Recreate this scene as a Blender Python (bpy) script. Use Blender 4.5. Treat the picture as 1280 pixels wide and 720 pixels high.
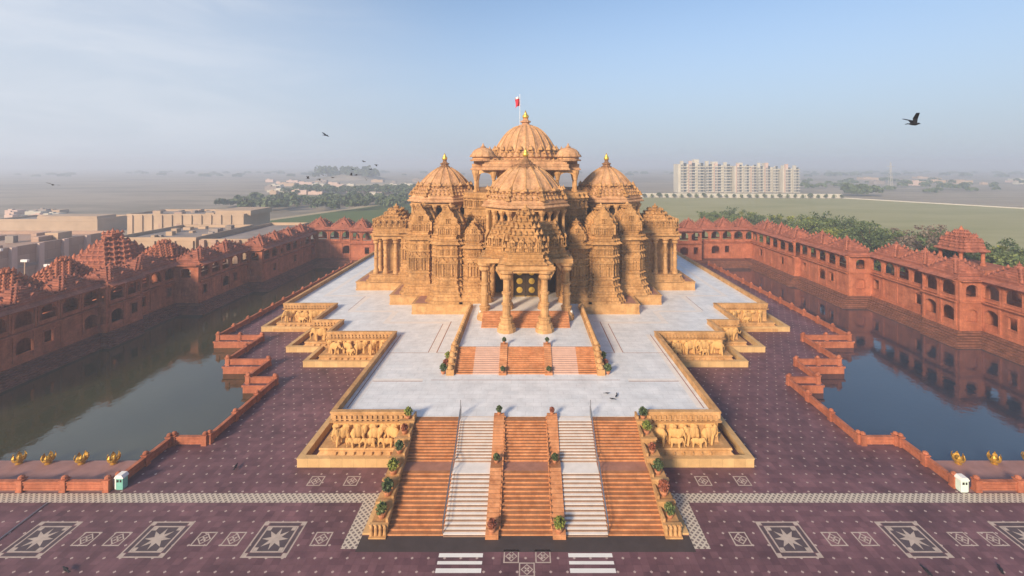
import bpy, bmesh, math, random
from mathutils import Vector, Matrix, noise
R = math.radians
random.seed(7)
for o in list(bpy.data.objects): bpy.data.objects.remove(o)
S = bpy.context.scene
COL = S.collection
# ---------------------------------------------------------------- camera (on the axis, level, shifted lens)
cam = bpy.data.cameras.new('camera'); cam_o = bpy.data.objects.new('camera', cam); COL.objects.link(cam_o)
cam.sensor_width = 36; cam.lens = 36*568/1280; cam.shift_x = -17/1280; cam.shift_y = -155/1280
cam_o.location = (0, 0, 31.6); cam_o.rotation_euler = (R(90), 0, 0); cam.clip_end = 20000; cam.clip_start = 0.3
S.camera = cam_o
# ---------------------------------------------------------------- light
SUN_EL, SUN_AZ = 24.0, -147.0          # azimuth clockwise from +Y
w = bpy.data.worlds.new('World'); S.world = w; w.use_nodes = True
nt = w.node_tree; nt.nodes.clear()
def N(nt, t, **k):
    n = nt.nodes.new(t)
    for a, b in k.items(): setattr(n, a, b)
    return n
out = N(nt, 'ShaderNodeOutputWorld'); bg = N(nt, 'ShaderNodeBackground'); sky = N(nt, 'ShaderNodeTexSky', sky_type='NISHITA')
sky.sun_disc = False; sky.sun_elevation = R(SUN_EL); sky.sun_rotation = R(SUN_AZ % 360)
sky.air_density = 1.0; sky.dust_density = 0.6; sky.ozone_density = 2.0; sky.altitude = 200
bg.inputs[1].default_value = 0.128
tc = N(nt, 'ShaderNodeTexCoord'); mp = N(nt, 'ShaderNodeMapping'); mp.inputs['Scale'].default_value = (1.2, 1.2, 5.0)
ns = N(nt, 'ShaderNodeTexNoise'); ns.inputs['Scale'].default_value = 2.6; ns.inputs['Detail'].default_value = 9; ns.inputs['Roughness'].default_value = .55; ns.inputs['Distortion'].default_value = .6
nt.links.new(tc.outputs['Generated'], mp.inputs[0]); nt.links.new(mp.outputs[0], ns.inputs['Vector'])
sp = N(nt, 'ShaderNodeSeparateXYZ'); nt.links.new(tc.outputs['Generated'], sp.inputs[0])
rx = N(nt, 'ShaderNodeMapRange', interpolation_type='SMOOTHSTEP'); rx.inputs[1].default_value = -.08; rx.inputs[2].default_value = -.8; nt.links.new(sp.outputs[0], rx.inputs[0])
rn = N(nt, 'ShaderNodeMapRange', interpolation_type='SMOOTHSTEP'); rn.inputs[1].default_value = .36; rn.inputs[2].default_value = .72; nt.links.new(ns.outputs['Fac'], rn.inputs[0])
rn.inputs[3].default_value = .6
mu = N(nt, 'ShaderNodeMath', operation='MULTIPLY'); nt.links.new(rx.outputs[0], mu.inputs[0]); nt.links.new(rn.outputs[0], mu.inputs[1])
mu2 = N(nt, 'ShaderNodeMath', operation='MULTIPLY'); mu2.inputs[1].default_value = .75; nt.links.new(mu.outputs[0], mu2.inputs[0])
# milky band of dusty air low in the sky
rz = N(nt, 'ShaderNodeMapRange', interpolation_type='SMOOTHSTEP'); rz.inputs[1].default_value = .48; rz.inputs[2].default_value = -.02; rz.inputs[4].default_value = .93; nt.links.new(sp.outputs[2], rz.inputs[0])
m1 = N(nt, 'ShaderNodeMix', data_type='RGBA'); m2 = N(nt, 'ShaderNodeMix', data_type='RGBA')
nt.links.new(sky.outputs[0], m1.inputs[6]); m1.inputs[7].default_value = (2.55, 3.0, 3.75, 1); nt.links.new(rz.outputs[0], m1.inputs[0])
nt.links.new(m1.outputs[2], m2.inputs[6]); m2.inputs[7].default_value = (4.7, 4.9, 5.3, 1); nt.links.new(mu2.outputs[0], m2.inputs[0])
nt.links.new(m2.outputs[2], bg.inputs[0]); nt.links.new(bg.outputs[0], out.inputs[0])
sl = bpy.data.lights.new('sun', 'SUN'); sl.energy = 4.7; sl.angle = R(11); sl.color = (1, .80, .57)
so = bpy.data.objects.new('sun', sl); COL.objects.link(so)
sd = Vector((math.sin(R(SUN_AZ))*math.cos(R(SUN_EL)), math.cos(R(SUN_AZ))*math.cos(R(SUN_EL)), math.sin(R(SUN_EL))))
so.rotation_euler = sd.to_track_quat('Z', 'Y').to_euler(); so.location = sd*300
S.view_settings.view_transform = 'Standard'; S.view_settings.look = 'None'; S.view_settings.exposure = 0.45; S.view_settings.gamma = 1
S.render.engine = 'CYCLES'
# ---------------------------------------------------------------- materials
def mat(name, col, rough=.8, var=.18, nscale=.6, bump=0, bscale=8, bricks=None, carve=0, metal=0, col2=None, spec=.3, joint=.6, stain=0):
    m = bpy.data.materials.new(name); m.use_nodes = True; t = m.node_tree; b = t.nodes['Principled BSDF']
    b.inputs['Roughness'].default_value = rough; b.inputs['Metallic'].default_value = metal
    b.inputs['Specular IOR Level'].default_value = spec
    tc = N(t, 'ShaderNodeTexCoord'); ge = N(t, 'ShaderNodeNewGeometry')
    L = t.links.new
    n1 = N(t, 'ShaderNodeTexNoise'); n1.inputs['Scale'].default_value = nscale; n1.inputs['Detail'].default_value = 8; n1.inputs['Roughness'].default_value = .65
    L(ge.outputs['Position'], n1.inputs['Vector'])
    cr = N(t, 'ShaderNodeMapRange'); cr.inputs[1].default_value = .28; cr.inputs[2].default_value = .72; L(n1.outputs['Fac'], cr.inputs[0])
    mx = N(t, 'ShaderNodeMix', data_type='RGBA'); L(cr.outputs[0], mx.inputs[0])
    c2 = col2 or tuple(min(1, c*(1+var)) for c in col); c1 = tuple(c*(1-var) for c in col)
    mx.inputs[6].default_value = (*c1, 1); mx.inputs[7].default_value = (*c2, 1)
    last = mx.outputs[2]; hsrc = []
    if bricks:
        br = N(t, 'ShaderNodeTexBrick'); bw, bh, ms = bricks
        sx = N(t, 'ShaderNodeSeparateXYZ'); L(ge.outputs['Position'], sx.inputs[0])
        ad = N(t, 'ShaderNodeMath', operation='ADD'); L(sx.outputs[0], ad.inputs[0]); L(sx.outputs[1], ad.inputs[1])
        cb = N(t, 'ShaderNodeCombineXYZ'); L(ad.outputs[0], cb.inputs[0]); L(sx.outputs[2], cb.inputs[1])
        L(cb.outputs[0], br.inputs['Vector']); br.inputs['Scale'].default_value = 1
        br.inputs['Brick Width'].default_value = bw; br.inputs['Row Height'].default_value = bh; br.inputs['Mortar Size'].default_value = ms
        br.inputs['Color1'].default_value = (1, 1, 1, 1); br.inputs['Color2'].default_value = (.84, .82, .8, 1); br.inputs['Mortar'].default_value = (joint, joint, joint, 1)
        mm = N(t, 'ShaderNodeMix', data_type='RGBA', blend_type='MULTIPLY'); mm.inputs[0].default_value = 1
        L(last, mm.inputs[6]); L(br.outputs['Color'], mm.inputs[7]); last = mm.outputs[2]
    if stain:
        for sc, zz, lo, hi in ((.9, .13, .30, .62), (2.6, 1., .25, .6)):
            mp = N(t, 'ShaderNodeMapping'); mp.inputs['Scale'].default_value = (1, 1, zz); L(ge.outputs['Position'], mp.inputs[0])
            ns_ = N(t, 'ShaderNodeTexNoise'); ns_.inputs['Scale'].default_value = sc; ns_.inputs['Detail'].default_value = 7; ns_.inputs['Roughness'].default_value = .7; L(mp.outputs[0], ns_.inputs['Vector'])
            ra = N(t, 'ShaderNodeMapRange'); ra.inputs[1].default_value = lo; ra.inputs[2].default_value = hi; ra.inputs[3].default_value = 1-stain; ra.inputs[4].default_value = 1.08; L(ns_.outputs['Fac'], ra.inputs[0])
            mm = N(t, 'ShaderNodeMix', data_type='RGBA', blend_type='MULTIPLY'); mm.inputs[0].default_value = 1; L(last, mm.inputs[6]); L(ra.outputs[0], mm.inputs[7]); last = mm.outputs[2]
    L(last, b.inputs['Base Color'])
    if bump or carve:
        n2 = N(t, 'ShaderNodeTexNoise'); n2.inputs['Scale'].default_value = bscale; n2.inputs['Detail'].default_value = 6
        L(ge.outputs['Position'], n2.inputs['Vector'])
        bp = N(t, 'ShaderNodeBump'); bp.inputs['Strength'].default_value = 1; bp.inputs['Distance'].default_value = bump
        L(n2.outputs['Fac'], bp.inputs['Height'])
        if carve:
            v = N(t, 'ShaderNodeTexVoronoi'); v.inputs['Scale'].default_value = 2.3
            mp = N(t, 'ShaderNodeMapping'); mp.inputs['Scale'].default_value = (1, 1, .8); L(ge.outputs['Position'], mp.inputs[0]); L(mp.outputs[0], v.inputs['Vector'])
            b2 = N(t, 'ShaderNodeBump'); b2.inputs['Distance'].default_value = carve; b2.inputs['Strength'].default_value = 1; b2.invert = True
            L(v.outputs['Distance'], b2.inputs['Height']); L(bp.outputs[0], b2.inputs['Normal'])
            wv = N(t, 'ShaderNodeTexWave', bands_direction='Z'); wv.inputs['Scale'].default_value = .45; wv.inputs['Distortion'].default_value = .15
            L(ge.outputs['Position'], wv.inputs['Vector'])
            b3 = N(t, 'ShaderNodeBump'); b3.inputs['Distance'].default_value = carve*.35; b3.inputs['Strength'].default_value = 1
            L(wv.outputs['Fac'], b3.inputs['Height']); L(b2.outputs[0], b3.inputs['Normal']); L(b3.outputs[0], b.inputs['Normal'])
        else: L(bp.outputs[0], b.inputs['Normal'])
    return m
M = {}
M['sand'] = mat('carved_sandstone', (.50, .25, .085), .85, .2, .45, .03, 9, (1.7, 1.1, .015), .10, col2=(.65, .37, .155), joint=.75, stain=.36)
M['sandplain'] = mat('pale_sandstone', (.53, .275, .10), .85, .2, .7, .02, 8, (1.6, .8, .012), 0, col2=(.67, .40, .18), joint=.8, stain=.22)
M['sandroof'] = mat('rosy_sandstone_roof', (.53, .265, .13), .85, .22, .5, .03, 9, None, .06, col2=(.66, .39, .20), stain=.35)
M['kerb'] = mat('cream_stone', (.60, .39, .18), .8, .15, 1.2, .01, 10, (1.2, 2, .015))
M['elephant'] = mat('elephant_sandstone', (.60, .35, .13), .85, .12, 1.5, .02, 12)
M['red'] = mat('red_sandstone', (.45, .135, .07), .85, .25, .5, .02, 9, (1.1, .7, .012), 0, col2=(.55, .195, .105), joint=.8, stain=.3)
M['redroof'] = mat('red_sandstone_roof', (.36, .125, .085), .85, .25, .6, .03, 7, (.9, .5, .015), .04, col2=(.48, .165, .10), joint=.8, stain=.35)
M['redstep'] = mat('dark_red_steps', (.20, .085, .06), .8, .25, .6, .02, 7, (1.4, .3, .02), 0, col2=(.29, .12, .08), joint=.7, stain=.4)  # darker red brown than the gallery walls
M['redstair'] = mat('rust_stone_steps', (.58, .22, .085), .8, .22, 1.1, .01, 9, (1.1, .15, .015), 0, col2=(.68, .32, .15), stain=.2)
M['tan'] = mat('tan_riser_shade', (.27, .17, .12), .8, .2, 1.1)
M['landing'] = mat('mauve_landing', (.34, .16, .11), .8, .2, 1.1, .01, 9)
M['marble'] = mat('white_marble', (.74, .70, .66), .5, .1, 1.1, .004, 9)
M['gold'] = mat('gold', (.85, .55, .10), .35, .1, 2, metal=.75)
M['bronze'] = mat('old_gilt', (.50, .29, .05), .5, .35, 6, metal=.5)
M['dark'] = mat('interior_shade', (.03, .02, .015), .9, .2, 1)  # near black colour standing in for the shade of interiors
M['door'] = mat('dark_door', (.05, .03, .015), .6, .3, 3)
M['cream'] = mat('cream_render', (.43, .31, .215), .85, .14, .15, .02, 4)
M['mauve'] = mat('pinkish_stone', (.42, .29, .23), .85, .15, .12, .02, 4, (4, 2, .03))
M['roofgrey'] = mat('grey_roof', (.26, .22, .20), .85, .35, .12)
M['addedcourt'] = mat('added_bright_paving', (.70, .62, .52), .85, .2, .2)
M['glass'] = mat('window_dark', (.06, .07, .09), .2, .2, 2, spec=.5)
M['white'] = mat('white_paint', (.74, .73, .70), .7, .08, .3)
M['tower'] = mat('weathered_cream_paint', (.50, .47, .40), .8, .15, .1)
M['pinkwall'] = mat('pinkish_render', (.55, .40, .34), .8, .1, .3)
M['bark'] = mat('bark', (.10, .075, .05), .9, .3, 3)
M['terra'] = mat('terracotta', (.48, .20, .10), .8, .2, 5)
M['metal'] = mat('steel', (.35, .36, .38), .35, .1, 5, metal=.9)
M['bird'] = mat('black_feathers', (.018, .018, .022), .7, .3, 9)
M['birdgrey'] = mat('grey_feathers', (.10, .11, .13), .7, .3, 9)
M['flagred'] = mat('red_cloth', (.6, .03, .05), .8, .1, 3)
M['flagwhite'] = mat('white_cloth', (.75, .75, .75), .8, .1, 3)
M['green'] = mat('green_enamel', (.18, .45, .38), .4, .1, 3)
M['mint'] = mat('pale_mint_enamel', (.62, .75, .66), .4, .1, 3)
M['inlay'] = mat('cream_inlay', (.44, .36, .31), .8, .2, 1.5)
M['inlaydark'] = mat('dark_inlay', (.085, .062, .07), .8, .2, 1.5)
M['mat'] = mat('dark_stone', (.095, .072, .07), .8, .2, .8, .004, 6, (2.5, 5, .02))
M['deck'] = mat('mauve_deck', (.30, .165, .15), .7, .2, .7, .004, 6)
def leafmat(name, a, b):
    m = bpy.data.materials.new(name); m.use_nodes = True; t = m.node_tree; p = t.nodes['Principled BSDF']; p.inputs['Roughness'].default_value = .7
    g = N(t, 'ShaderNodeNewGeometry'); mx = N(t, 'ShaderNodeMix', data_type='RGBA'); mx.inputs[6].default_value = (*a, 1); mx.inputs[7].default_value = (*b, 1)
    n = N(t, 'ShaderNodeTexNoise'); n.inputs['Scale'].default_value = .7; t.links.new(g.outputs['Position'], n.inputs['Vector'])
    ad = N(t, 'ShaderNodeMath', operation='MULTIPLY'); t.links.new(g.outputs['Random Per Island'], ad.inputs[0]); t.links.new(n.outputs['Fac'], ad.inputs[1])
    ad2 = N(t, 'ShaderNodeMath', operation='MULTIPLY'); ad2.inputs[1].default_value = 2; t.links.new(ad.outputs[0], ad2.inputs[0])
    t.links.new(ad2.outputs[0], mx.inputs[0]); t.links.new(mx.outputs[2], p.inputs['Base Color']); return m
M['leaf'] = leafmat('green_leaves', (.045, .08, .025), (.17, .21, .065))
M['leafdry'] = leafmat('dry_leaves', (.10, .075, .055), (.20, .15, .11))
M['leafyel'] = leafmat('yellow_green_leaves', (.08, .12, .02), (.26, .27, .04))
M['leafdark'] = leafmat('dark_leaves', (.03, .055, .02), (.10, .14, .05))
M['leafred'] = leafmat('reddish_leaves', (.15, .05, .03), (.35, .10, .05))

def paving():
    m = bpy.data.materials.new('mauve_paving'); m.use_nodes = True; t = m.node_tree; b = t.nodes['Principled BSDF']; L = t.links.new
    b.inputs['Roughness'].default_value = .62; b.inputs['Specular IOR Level'].default_value = .4
    g = N(t, 'ShaderNodeNewGeometry'); s = N(t, 'ShaderNodeSeparateXYZ'); L(g.outputs['Position'], s.inputs[0])
    def ma(op, a, bb=None, c=None):
        n = N(t, 'ShaderNodeMath', operation=op)
        for i, v in enumerate((a, bb, c)):
            if v is None: continue
            if isinstance(v, (int, float)): n.inputs[i].default_value = v
            else: L(v, n.inputs[i])
        return n.outputs[0]
    P = 1.3
    row = ma('FLOOR', ma('DIVIDE', s.outputs[1], P*.95)); odd = ma('MODULO', row, 2.0)
    fx = ma('FRACT', ma('ADD', ma('DIVIDE', s.outputs[0], P), ma('MULTIPLY', odd, .5))); fy = ma('FRACT', ma('DIVIDE', s.outputs[1], P*.95))
    dx = ma('ABSOLUTE', ma('SUBTRACT', fx, .5)); dy = ma('ABSOLUTE', ma('SUBTRACT', fy, .5))
    dot = ma('LESS_THAN', ma('ADD', dx, dy), .10)
    n1 = N(t, 'ShaderNodeTexNoise'); n1.inputs['Scale'].default_value = .25; n1.inputs['Detail'].default_value = 9; n1.inputs['Roughness'].default_value = .7; L(g.outputs['Position'], n1.inputs['Vector'])
    mx = N(t, 'ShaderNodeMix', data_type='RGBA'); mx.inputs[6].default_value = (.115, .052, .062, 1); mx.inputs[7].default_value = (.22, .105, .118, 1)
    mr = N(t, 'ShaderNodeMapRange'); mr.inputs[1].default_value = .3; mr.inputs[2].default_value = .7; L(n1.outputs['Fac'], mr.inputs[0]); L(mr.outputs[0], mx.inputs[0])
    # slab to slab variation
    n2 = N(t, 'ShaderNodeTexNoise'); n2.inputs['Scale'].default_value = .07; n2.inputs['Detail'].default_value = 10; n2.inputs['Roughness'].default_value = .75; n2.inputs['Distortion'].default_value = 1.2; L(g.outputs['Position'], n2.inputs['Vector'])
    m2_ = N(t, 'ShaderNodeMapRange'); m2_.inputs[1].default_value = .35; m2_.inputs[2].default_value = .65; m2_.inputs[3].default_value = .72; m2_.inputs[4].default_value = 1.25; L(n2.outputs['Fac'], m2_.inputs[0])
    br = N(t, 'ShaderNodeTexBrick'); L(g.outputs['Position'], br.inputs['Vector']); br.inputs['Scale'].default_value = 1; br.inputs['Brick Width'].default_value = P/2; br.inputs['Row Height'].default_value = P*.475; br.inputs['Mortar Size'].default_value = .012; br.offset = 0
    br.inputs['Color1'].default_value = (1, 1, 1, 1); br.inputs['Color2'].default_value = (.66, .62, .66, 1); br.inputs['Mortar'].default_value = (.6, .6, .6, 1)
    mm = N(t, 'ShaderNodeMix', data_type='RGBA', blend_type='MULTIPLY'); mm.inputs[0].default_value = 1; L(mx.outputs[2], mm.inputs[6]); L(br.outputs[0], mm.inputs[7])
    m3_ = N(t, 'ShaderNodeMix', data_type='RGBA', blend_type='MULTIPLY'); m3_.inputs[0].default_value = 1; L(mm.outputs[2], m3_.inputs[6]); L(m2_.outputs[0], m3_.inputs[7]); mm = m3_
    md = N(t, 'ShaderNodeMix', data_type='RGBA'); L(mm.outputs[2], md.inputs[6]); md.inputs[7].default_value = (.46, .36, .32, 1)
    L(dot, md.inputs[0]); L(md.outputs[2], b.inputs['Base Color']); return m
M['paving'] = paving()
def tiles():
    m = bpy.data.materials.new('white_marble_tiles'); m.use_nodes = True; t = m.node_tree; b = t.nodes['Principled BSDF']; L = t.links.new
    b.inputs['Roughness'].default_value = .45
    g = N(t, 'ShaderNodeNewGeometry')
    n1 = N(t, 'ShaderNodeTexNoise'); n1.inputs['Scale'].default_value = .5; n1.inputs['Detail'].default_value = 8; n1.inputs['Roughness'].default_value = .7; L(g.outputs['Position'], n1.inputs['Vector'])
    mx = N(t, 'ShaderNodeMix', data_type='RGBA'); mx.inputs[6].default_value = (.62, .63, .64, 1); mx.inputs[7].default_value = (.80, .81, .82, 1)
    mr = N(t, 'ShaderNodeMapRange'); mr.inputs[1].default_value = .35; mr.inputs[2].default_value = .65; L(n1.outputs['Fac'], mr.inputs[0]); L(mr.outputs[0], mx.inputs[0])
    br = N(t, 'ShaderNodeTexBrick'); L(g.outputs['Position'], br.inputs['Vector']); br.inputs['Scale'].default_value = 1; br.inputs['Brick Width'].default_value = 1.8; br.inputs['Row Height'].default_value = .9; br.inputs['Mortar Size'].default_value = .02
    br.inputs['Color1'].default_value = (1, 1, 1, 1); br.inputs['Color2'].default_value = (.92, .94, .95, 1); br.inputs['Mortar'].default_value = (.76, .76, .76, 1)
    mm = N(t, 'ShaderNodeMix', data_type='RGBA', blend_type='MULTIPLY'); mm.inputs[0].default_value = 1; L(mx.outputs[2], mm.inputs[6]); L(br.outputs[0], mm.inputs[7])
    L(mm.outputs[2], b.inputs['Base Color']); return m
M['tiles'] = tiles()
def band():
    m = bpy.data.materials.new('patterned_band'); m.use_nodes = True; t = m.node_tree; b = t.nodes['Principled BSDF']; L = t.links.new
    b.inputs['Roughness'].default_value = .7
    g = N(t, 'ShaderNodeNewGeometry'); mp = N(t, 'ShaderNodeMapping'); mp.inputs['Rotation'].default_value = (0, 0, R(45)); L(g.outputs['Position'], mp.inputs[0])
    ck = N(t, 'ShaderNodeTexBrick'); ck.inputs['Scale'].default_value = 1; ck.inputs['Brick Width'].default_value = .36; ck.inputs['Row Height'].default_value = .36; ck.inputs['Mortar Size'].default_value = .075; ck.offset = 0
    ck.inputs['Color1'].default_value = (.14, .11, .10, 1); ck.inputs['Color2'].default_value = (.20, .15, .14, 1); ck.inputs['Mortar'].default_value = (.54, .47, .38, 1)
    L(mp.outputs[0], ck.inputs['Vector']); L(ck.outputs[0], b.inputs['Base Color']); return m
M['band'] = band()
def water(nm, bc):
    m = bpy.data.materials.new(nm); m.use_nodes = True; t = m.node_tree; b = t.nodes['Principled BSDF']; L = t.links.new
    b.inputs['Roughness'].default_value = .04
    g0 = N(t, 'ShaderNodeNewGeometry'); n0 = N(t, 'ShaderNodeTexNoise'); n0.inputs['Scale'].default_value = .12; n0.inputs['Detail'].default_value = 6; L(g0.outputs['Position'], n0.inputs['Vector'])
    mx = N(t, 'ShaderNodeMix', data_type='RGBA'); L(n0.outputs['Fac'], mx.inputs[0]); mx.inputs[6].default_value = (*[c*.55 for c in bc], 1); mx.inputs[7].default_value = (*[c*1.45 for c in bc], 1); L(mx.outputs[2], b.inputs['Base Color']); b.inputs['IOR'].default_value = 1.5; b.inputs['Specular IOR Level'].default_value = .8
    g = N(t, 'ShaderNodeNewGeometry'); n = N(t, 'ShaderNodeTexNoise'); n.inputs['Scale'].default_value = 1.3; n.inputs['Detail'].default_value = 3; L(g.outputs['Position'], n.inputs['Vector'])
    bp = N(t, 'ShaderNodeBump'); bp.inputs['Distance'].default_value = .012; bp.inputs['Strength'].default_value = 1; L(n.outputs['Fac'], bp.inputs['Height']); L(bp.outputs[0], b.inputs['Normal']); return m
M['water'] = water('blue_pond_water', (.018, .034, .055)); M['murky'] = water('murky_pond_water', (.042, .046, .024))
def landmat(name, cols, sc=.006, rough=.95):
    m = bpy.data.materials.new(name); m.use_nodes = True; t = m.node_tree; b = t.nodes['Principled BSDF']; L = t.links.new
    b.inputs['Roughness'].default_value = rough; b.inputs['Specular IOR Level'].default_value = .1
    g = N(t, 'ShaderNodeNewGeometry'); mp = N(t, 'ShaderNodeMapping'); mp.inputs['Scale'].default_value = (.5, 1.3, 1); L(g.outputs['Position'], mp.inputs[0])
    n = N(t, 'ShaderNodeTexNoise'); n.inputs['Scale'].default_value = sc; n.inputs['Detail'].default_value = 10; n.inputs['Roughness'].default_value = .65; L(mp.outputs[0], n.inputs['Vector'])
    r = N(t, 'ShaderNodeValToRGB'); L(n.outputs['Fac'], r.inputs[0])
    r.color_ramp.elements[0].position = .3; r.color_ramp.elements[1].position = .7
    r.color_ramp.elements[0].color = (*cols[0], 1); r.color_ramp.elements[1].color = (*cols[-1], 1)
    for i, c in enumerate(cols[1:-1]):
        e = r.color_ramp.elements.new(.3+.4*(i+1)/(len(cols)-1)); e.color = (*c, 1)
    L(r.outputs[0], b.inputs['Base Color']); return m
M['land'] = landmat('hazy_land', [(.12, .12, .08), (.22, .19, .15), (.33, .28, .22), (.18, .17, .11)], .012)
M['field'] = landmat('grass_field', [(.24, .245, .10), (.31, .295, .14), (.36, .34, .18)], .03)
M['fieldgreen'] = landmat('green_field', [(.07, .11, .03), (.11, .15, .05)], .03)
M['sandroad'] = landmat('sandy_ground', [(.38, .31, .2), (.48, .40, .27)], .02)

# ---------------------------------------------------------------- mesh helpers
ORG = {}
def offset_poly(poly, d):
    n = len(poly); r = []
    for i in range(n):
        a, b, c = Vector(poly[i-1]), Vector(poly[i]), Vector(poly[(i+1) % n])
        e1 = (b-a).normalized(); e2 = (c-b).normalized()
        n1 = Vector((e1.y, -e1.x)); n2 = Vector((e2.y, -e2.x))
        k = n1+n2; q = k.dot(n1)
        r.append(tuple(b + k*(d/q)) if abs(q) > .05 else tuple(b+n1*d))
    return r
class MB:
    def __init__(s): s.v = []; s.f = []
    def add(s, vs, fs):
        k = len(s.v); s.v += [tuple(x) for x in vs]; s.f += [tuple(i+k for i in f) for f in fs]; return s
    def box(s, x0, x1, y0, y1, z0, z1):
        return s.add([(x0,y0,z0),(x1,y0,z0),(x1,y1,z0),(x0,y1,z0),(x0,y0,z1),(x1,y0,z1),(x1,y1,z1),(x0,y1,z1)],
                     [(0,3,2,1),(4,5,6,7),(0,1,5,4),(1,2,6,5),(2,3,7,6),(3,0,4,7)])
    def quad(s, x0, x1, y0, y1, z): return s.add([(x0,y0,z),(x1,y0,z),(x1,y1,z),(x0,y1,z)], [(0,1,2,3)])
    def stack(s, poly, prof, cap=True, bottom=False):
        n = len(poly); vs = []; fs = []
        for z, o in prof: vs += [(x, y, z) for x, y in offset_poly(poly, o)]
        for k in range(len(prof)-1):
            for i in range(n):
                j = (i+1) % n; fs.append((k*n+i, k*n+j, (k+1)*n+j, (k+1)*n+i))
        if cap: fs.append(tuple(range((len(prof)-1)*n, len(prof)*n)))
        if bottom: fs.append(tuple(range(n-1, -1, -1)))
        return s.add(vs, fs)
    def scaled(s, poly, c, prof, cap=True):       # rings scaled about c
        n = len(poly); vs = []; fs = []
        for z, k in prof: vs += [(c[0]+(x-c[0])*k, c[1]+(y-c[1])*k, z) for x, y in poly]
        for k in range(len(prof)-1):
            for i in range(n):
                j = (i+1) % n; fs.append((k*n+i, k*n+j, (k+1)*n+j, (k+1)*n+i))
        if cap: fs.append(tuple(range((len(prof)-1)*n, len(prof)*n)))
        return s.add(vs, fs)
    def lathe(s, cx, cy, prof, n=12, lobes=0, amp=0, rot=0):
        vs = []; fs = []
        for z, r in prof:
            for i in range(n):
                a = 2*math.pi*i/n+rot; rr = r*(1+amp*(abs(math.cos(a*lobes/2))-.6)) if lobes else r
                vs.append((cx+rr*math.cos(a), cy+rr*math.sin(a), z))
        for k in range(len(prof)-1):
            for i in range(n):
                j = (i+1) % n; fs.append((k*n+i, k*n+j, (k+1)*n+j, (k+1)*n+i))
        fs.append(tuple(range((len(prof)-1)*n, len(prof)*n))); fs.append(tuple(range(n-1, -1, -1)))
        return s.add(vs, fs)
    def tube(s, p, q, r0, r1=None, n=6):
        r1 = r0 if r1 is None else r1; p = Vector(p); q = Vector(q); d = (q-p).normalized()
        a = d.orthogonal().normalized(); b = d.cross(a); vs = []
        for c, r in ((p, r0), (q, r1)):
            for i in range(n):
                t = 2*math.pi*i/n; vs.append(c+a*r*math.cos(t)+b*r*math.sin(t))
        return s.add(vs, [(i, (i+1) % n, n+(i+1) % n, n+i) for i in range(n)]+[tuple(range(n-1, -1, -1)), tuple(range(n, 2*n))])
    def prism_xz(s, pts, y0, y1):                 # polygon in x,z extruded along y
        n = len(pts)
        return s.add([(x, y0, z) for x, z in pts]+[(x, y1, z) for x, z in pts],
                     [tuple(range(n)), tuple(range(2*n-1, n-1, -1))]+[(i, n+i, n+(i+1) % n, (i+1) % n) for i in range(n)])
    def prism_yz(s, pts, x0, x1):
        n = len(pts)
        return s.add([(x0, y, z) for y, z in pts]+[(x1, y, z) for y, z in pts],
                     [tuple(range(n-1, -1, -1)), tuple(range(n, 2*n))]+[(i, (i+1) % n, n+(i+1) % n, n+i) for i in range(n)])
    def build(s, name, m, parent=None, smooth=False, recalc=True, loc=None):
        o0 = ORG.get(parent.name, Vector((0, 0, 0))) if parent else Vector((0, 0, 0))
        if loc is not None: o0 = Vector(loc)
        me = bpy.data.meshes.new(name); me.from_pydata([(x-o0.x, y-o0.y, z-o0.z) for x, y, z in s.v], [], s.f)
        if recalc:
            bm = bmesh.new(); bm.from_mesh(me); bmesh.ops.recalc_face_normals(bm, faces=bm.faces); bm.to_mesh(me); bm.free()
        if smooth: me.polygons.foreach_set('use_smooth', [True]*len(me.polygons))
        me.materials.append(M[m] if isinstance(m, str) else m); me.update()
        o = bpy.data.objects.new(name, me); COL.objects.link(o)
        if parent: o.parent = parent; ORG[o.name] = ORG.get(parent.name, Vector((0, 0, 0)))
        else: ORG[o.name] = o0.copy(); o.location = o0 if loc is not None else (0, 0, 0)
        return o
def thing(name, label, cat, loc=(0, 0, 0), group=None, rz=0):
    o = bpy.data.objects.new(name, None); COL.objects.link(o); o.location = loc; o.rotation_euler[2] = rz; o.empty_display_size = .5
    o['label'] = label; o['category'] = cat
    if group: o['group'] = group
    ORG[o.name] = Vector(loc); return o
def tag(o, label, cat, group=None):
    o['label'] = label; o['category'] = cat
    if group: o['group'] = group
    return o
def struct(o): o['kind'] = 'structure'; return o
def copy_tree(o, parent=None):
    c = o.copy(); COL.objects.link(c)
    if parent: c.parent = parent
    for ch in o.children: copy_tree(ch, c)
    return c
def part_copy(o, parent, loc, rz=0):              # a part (and its sub-parts) under another thing
    c = copy_tree(o, parent); c.location = loc; c.rotation_euler[2] = rz; return c
ORD = ['', 'first', 'second', 'third', 'fourth', 'fifth', 'sixth', 'seventh', 'eighth', 'ninth', 'tenth']
def ordn(i):
    if i <= 10: return ORD[i]
    return '%d%s' % (i, {1: 'st', 2: 'nd', 3: 'rd'}.get(i % 10, 'th') if i not in (11, 12, 13) else 'th')
def octa(cx, cy, r, n=8):
    return [(cx+r*math.cos(2*math.pi*(i+.5)/n), cy+r*math.sin(2*math.pi*(i+.5)/n)) for i in range(n)]
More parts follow.
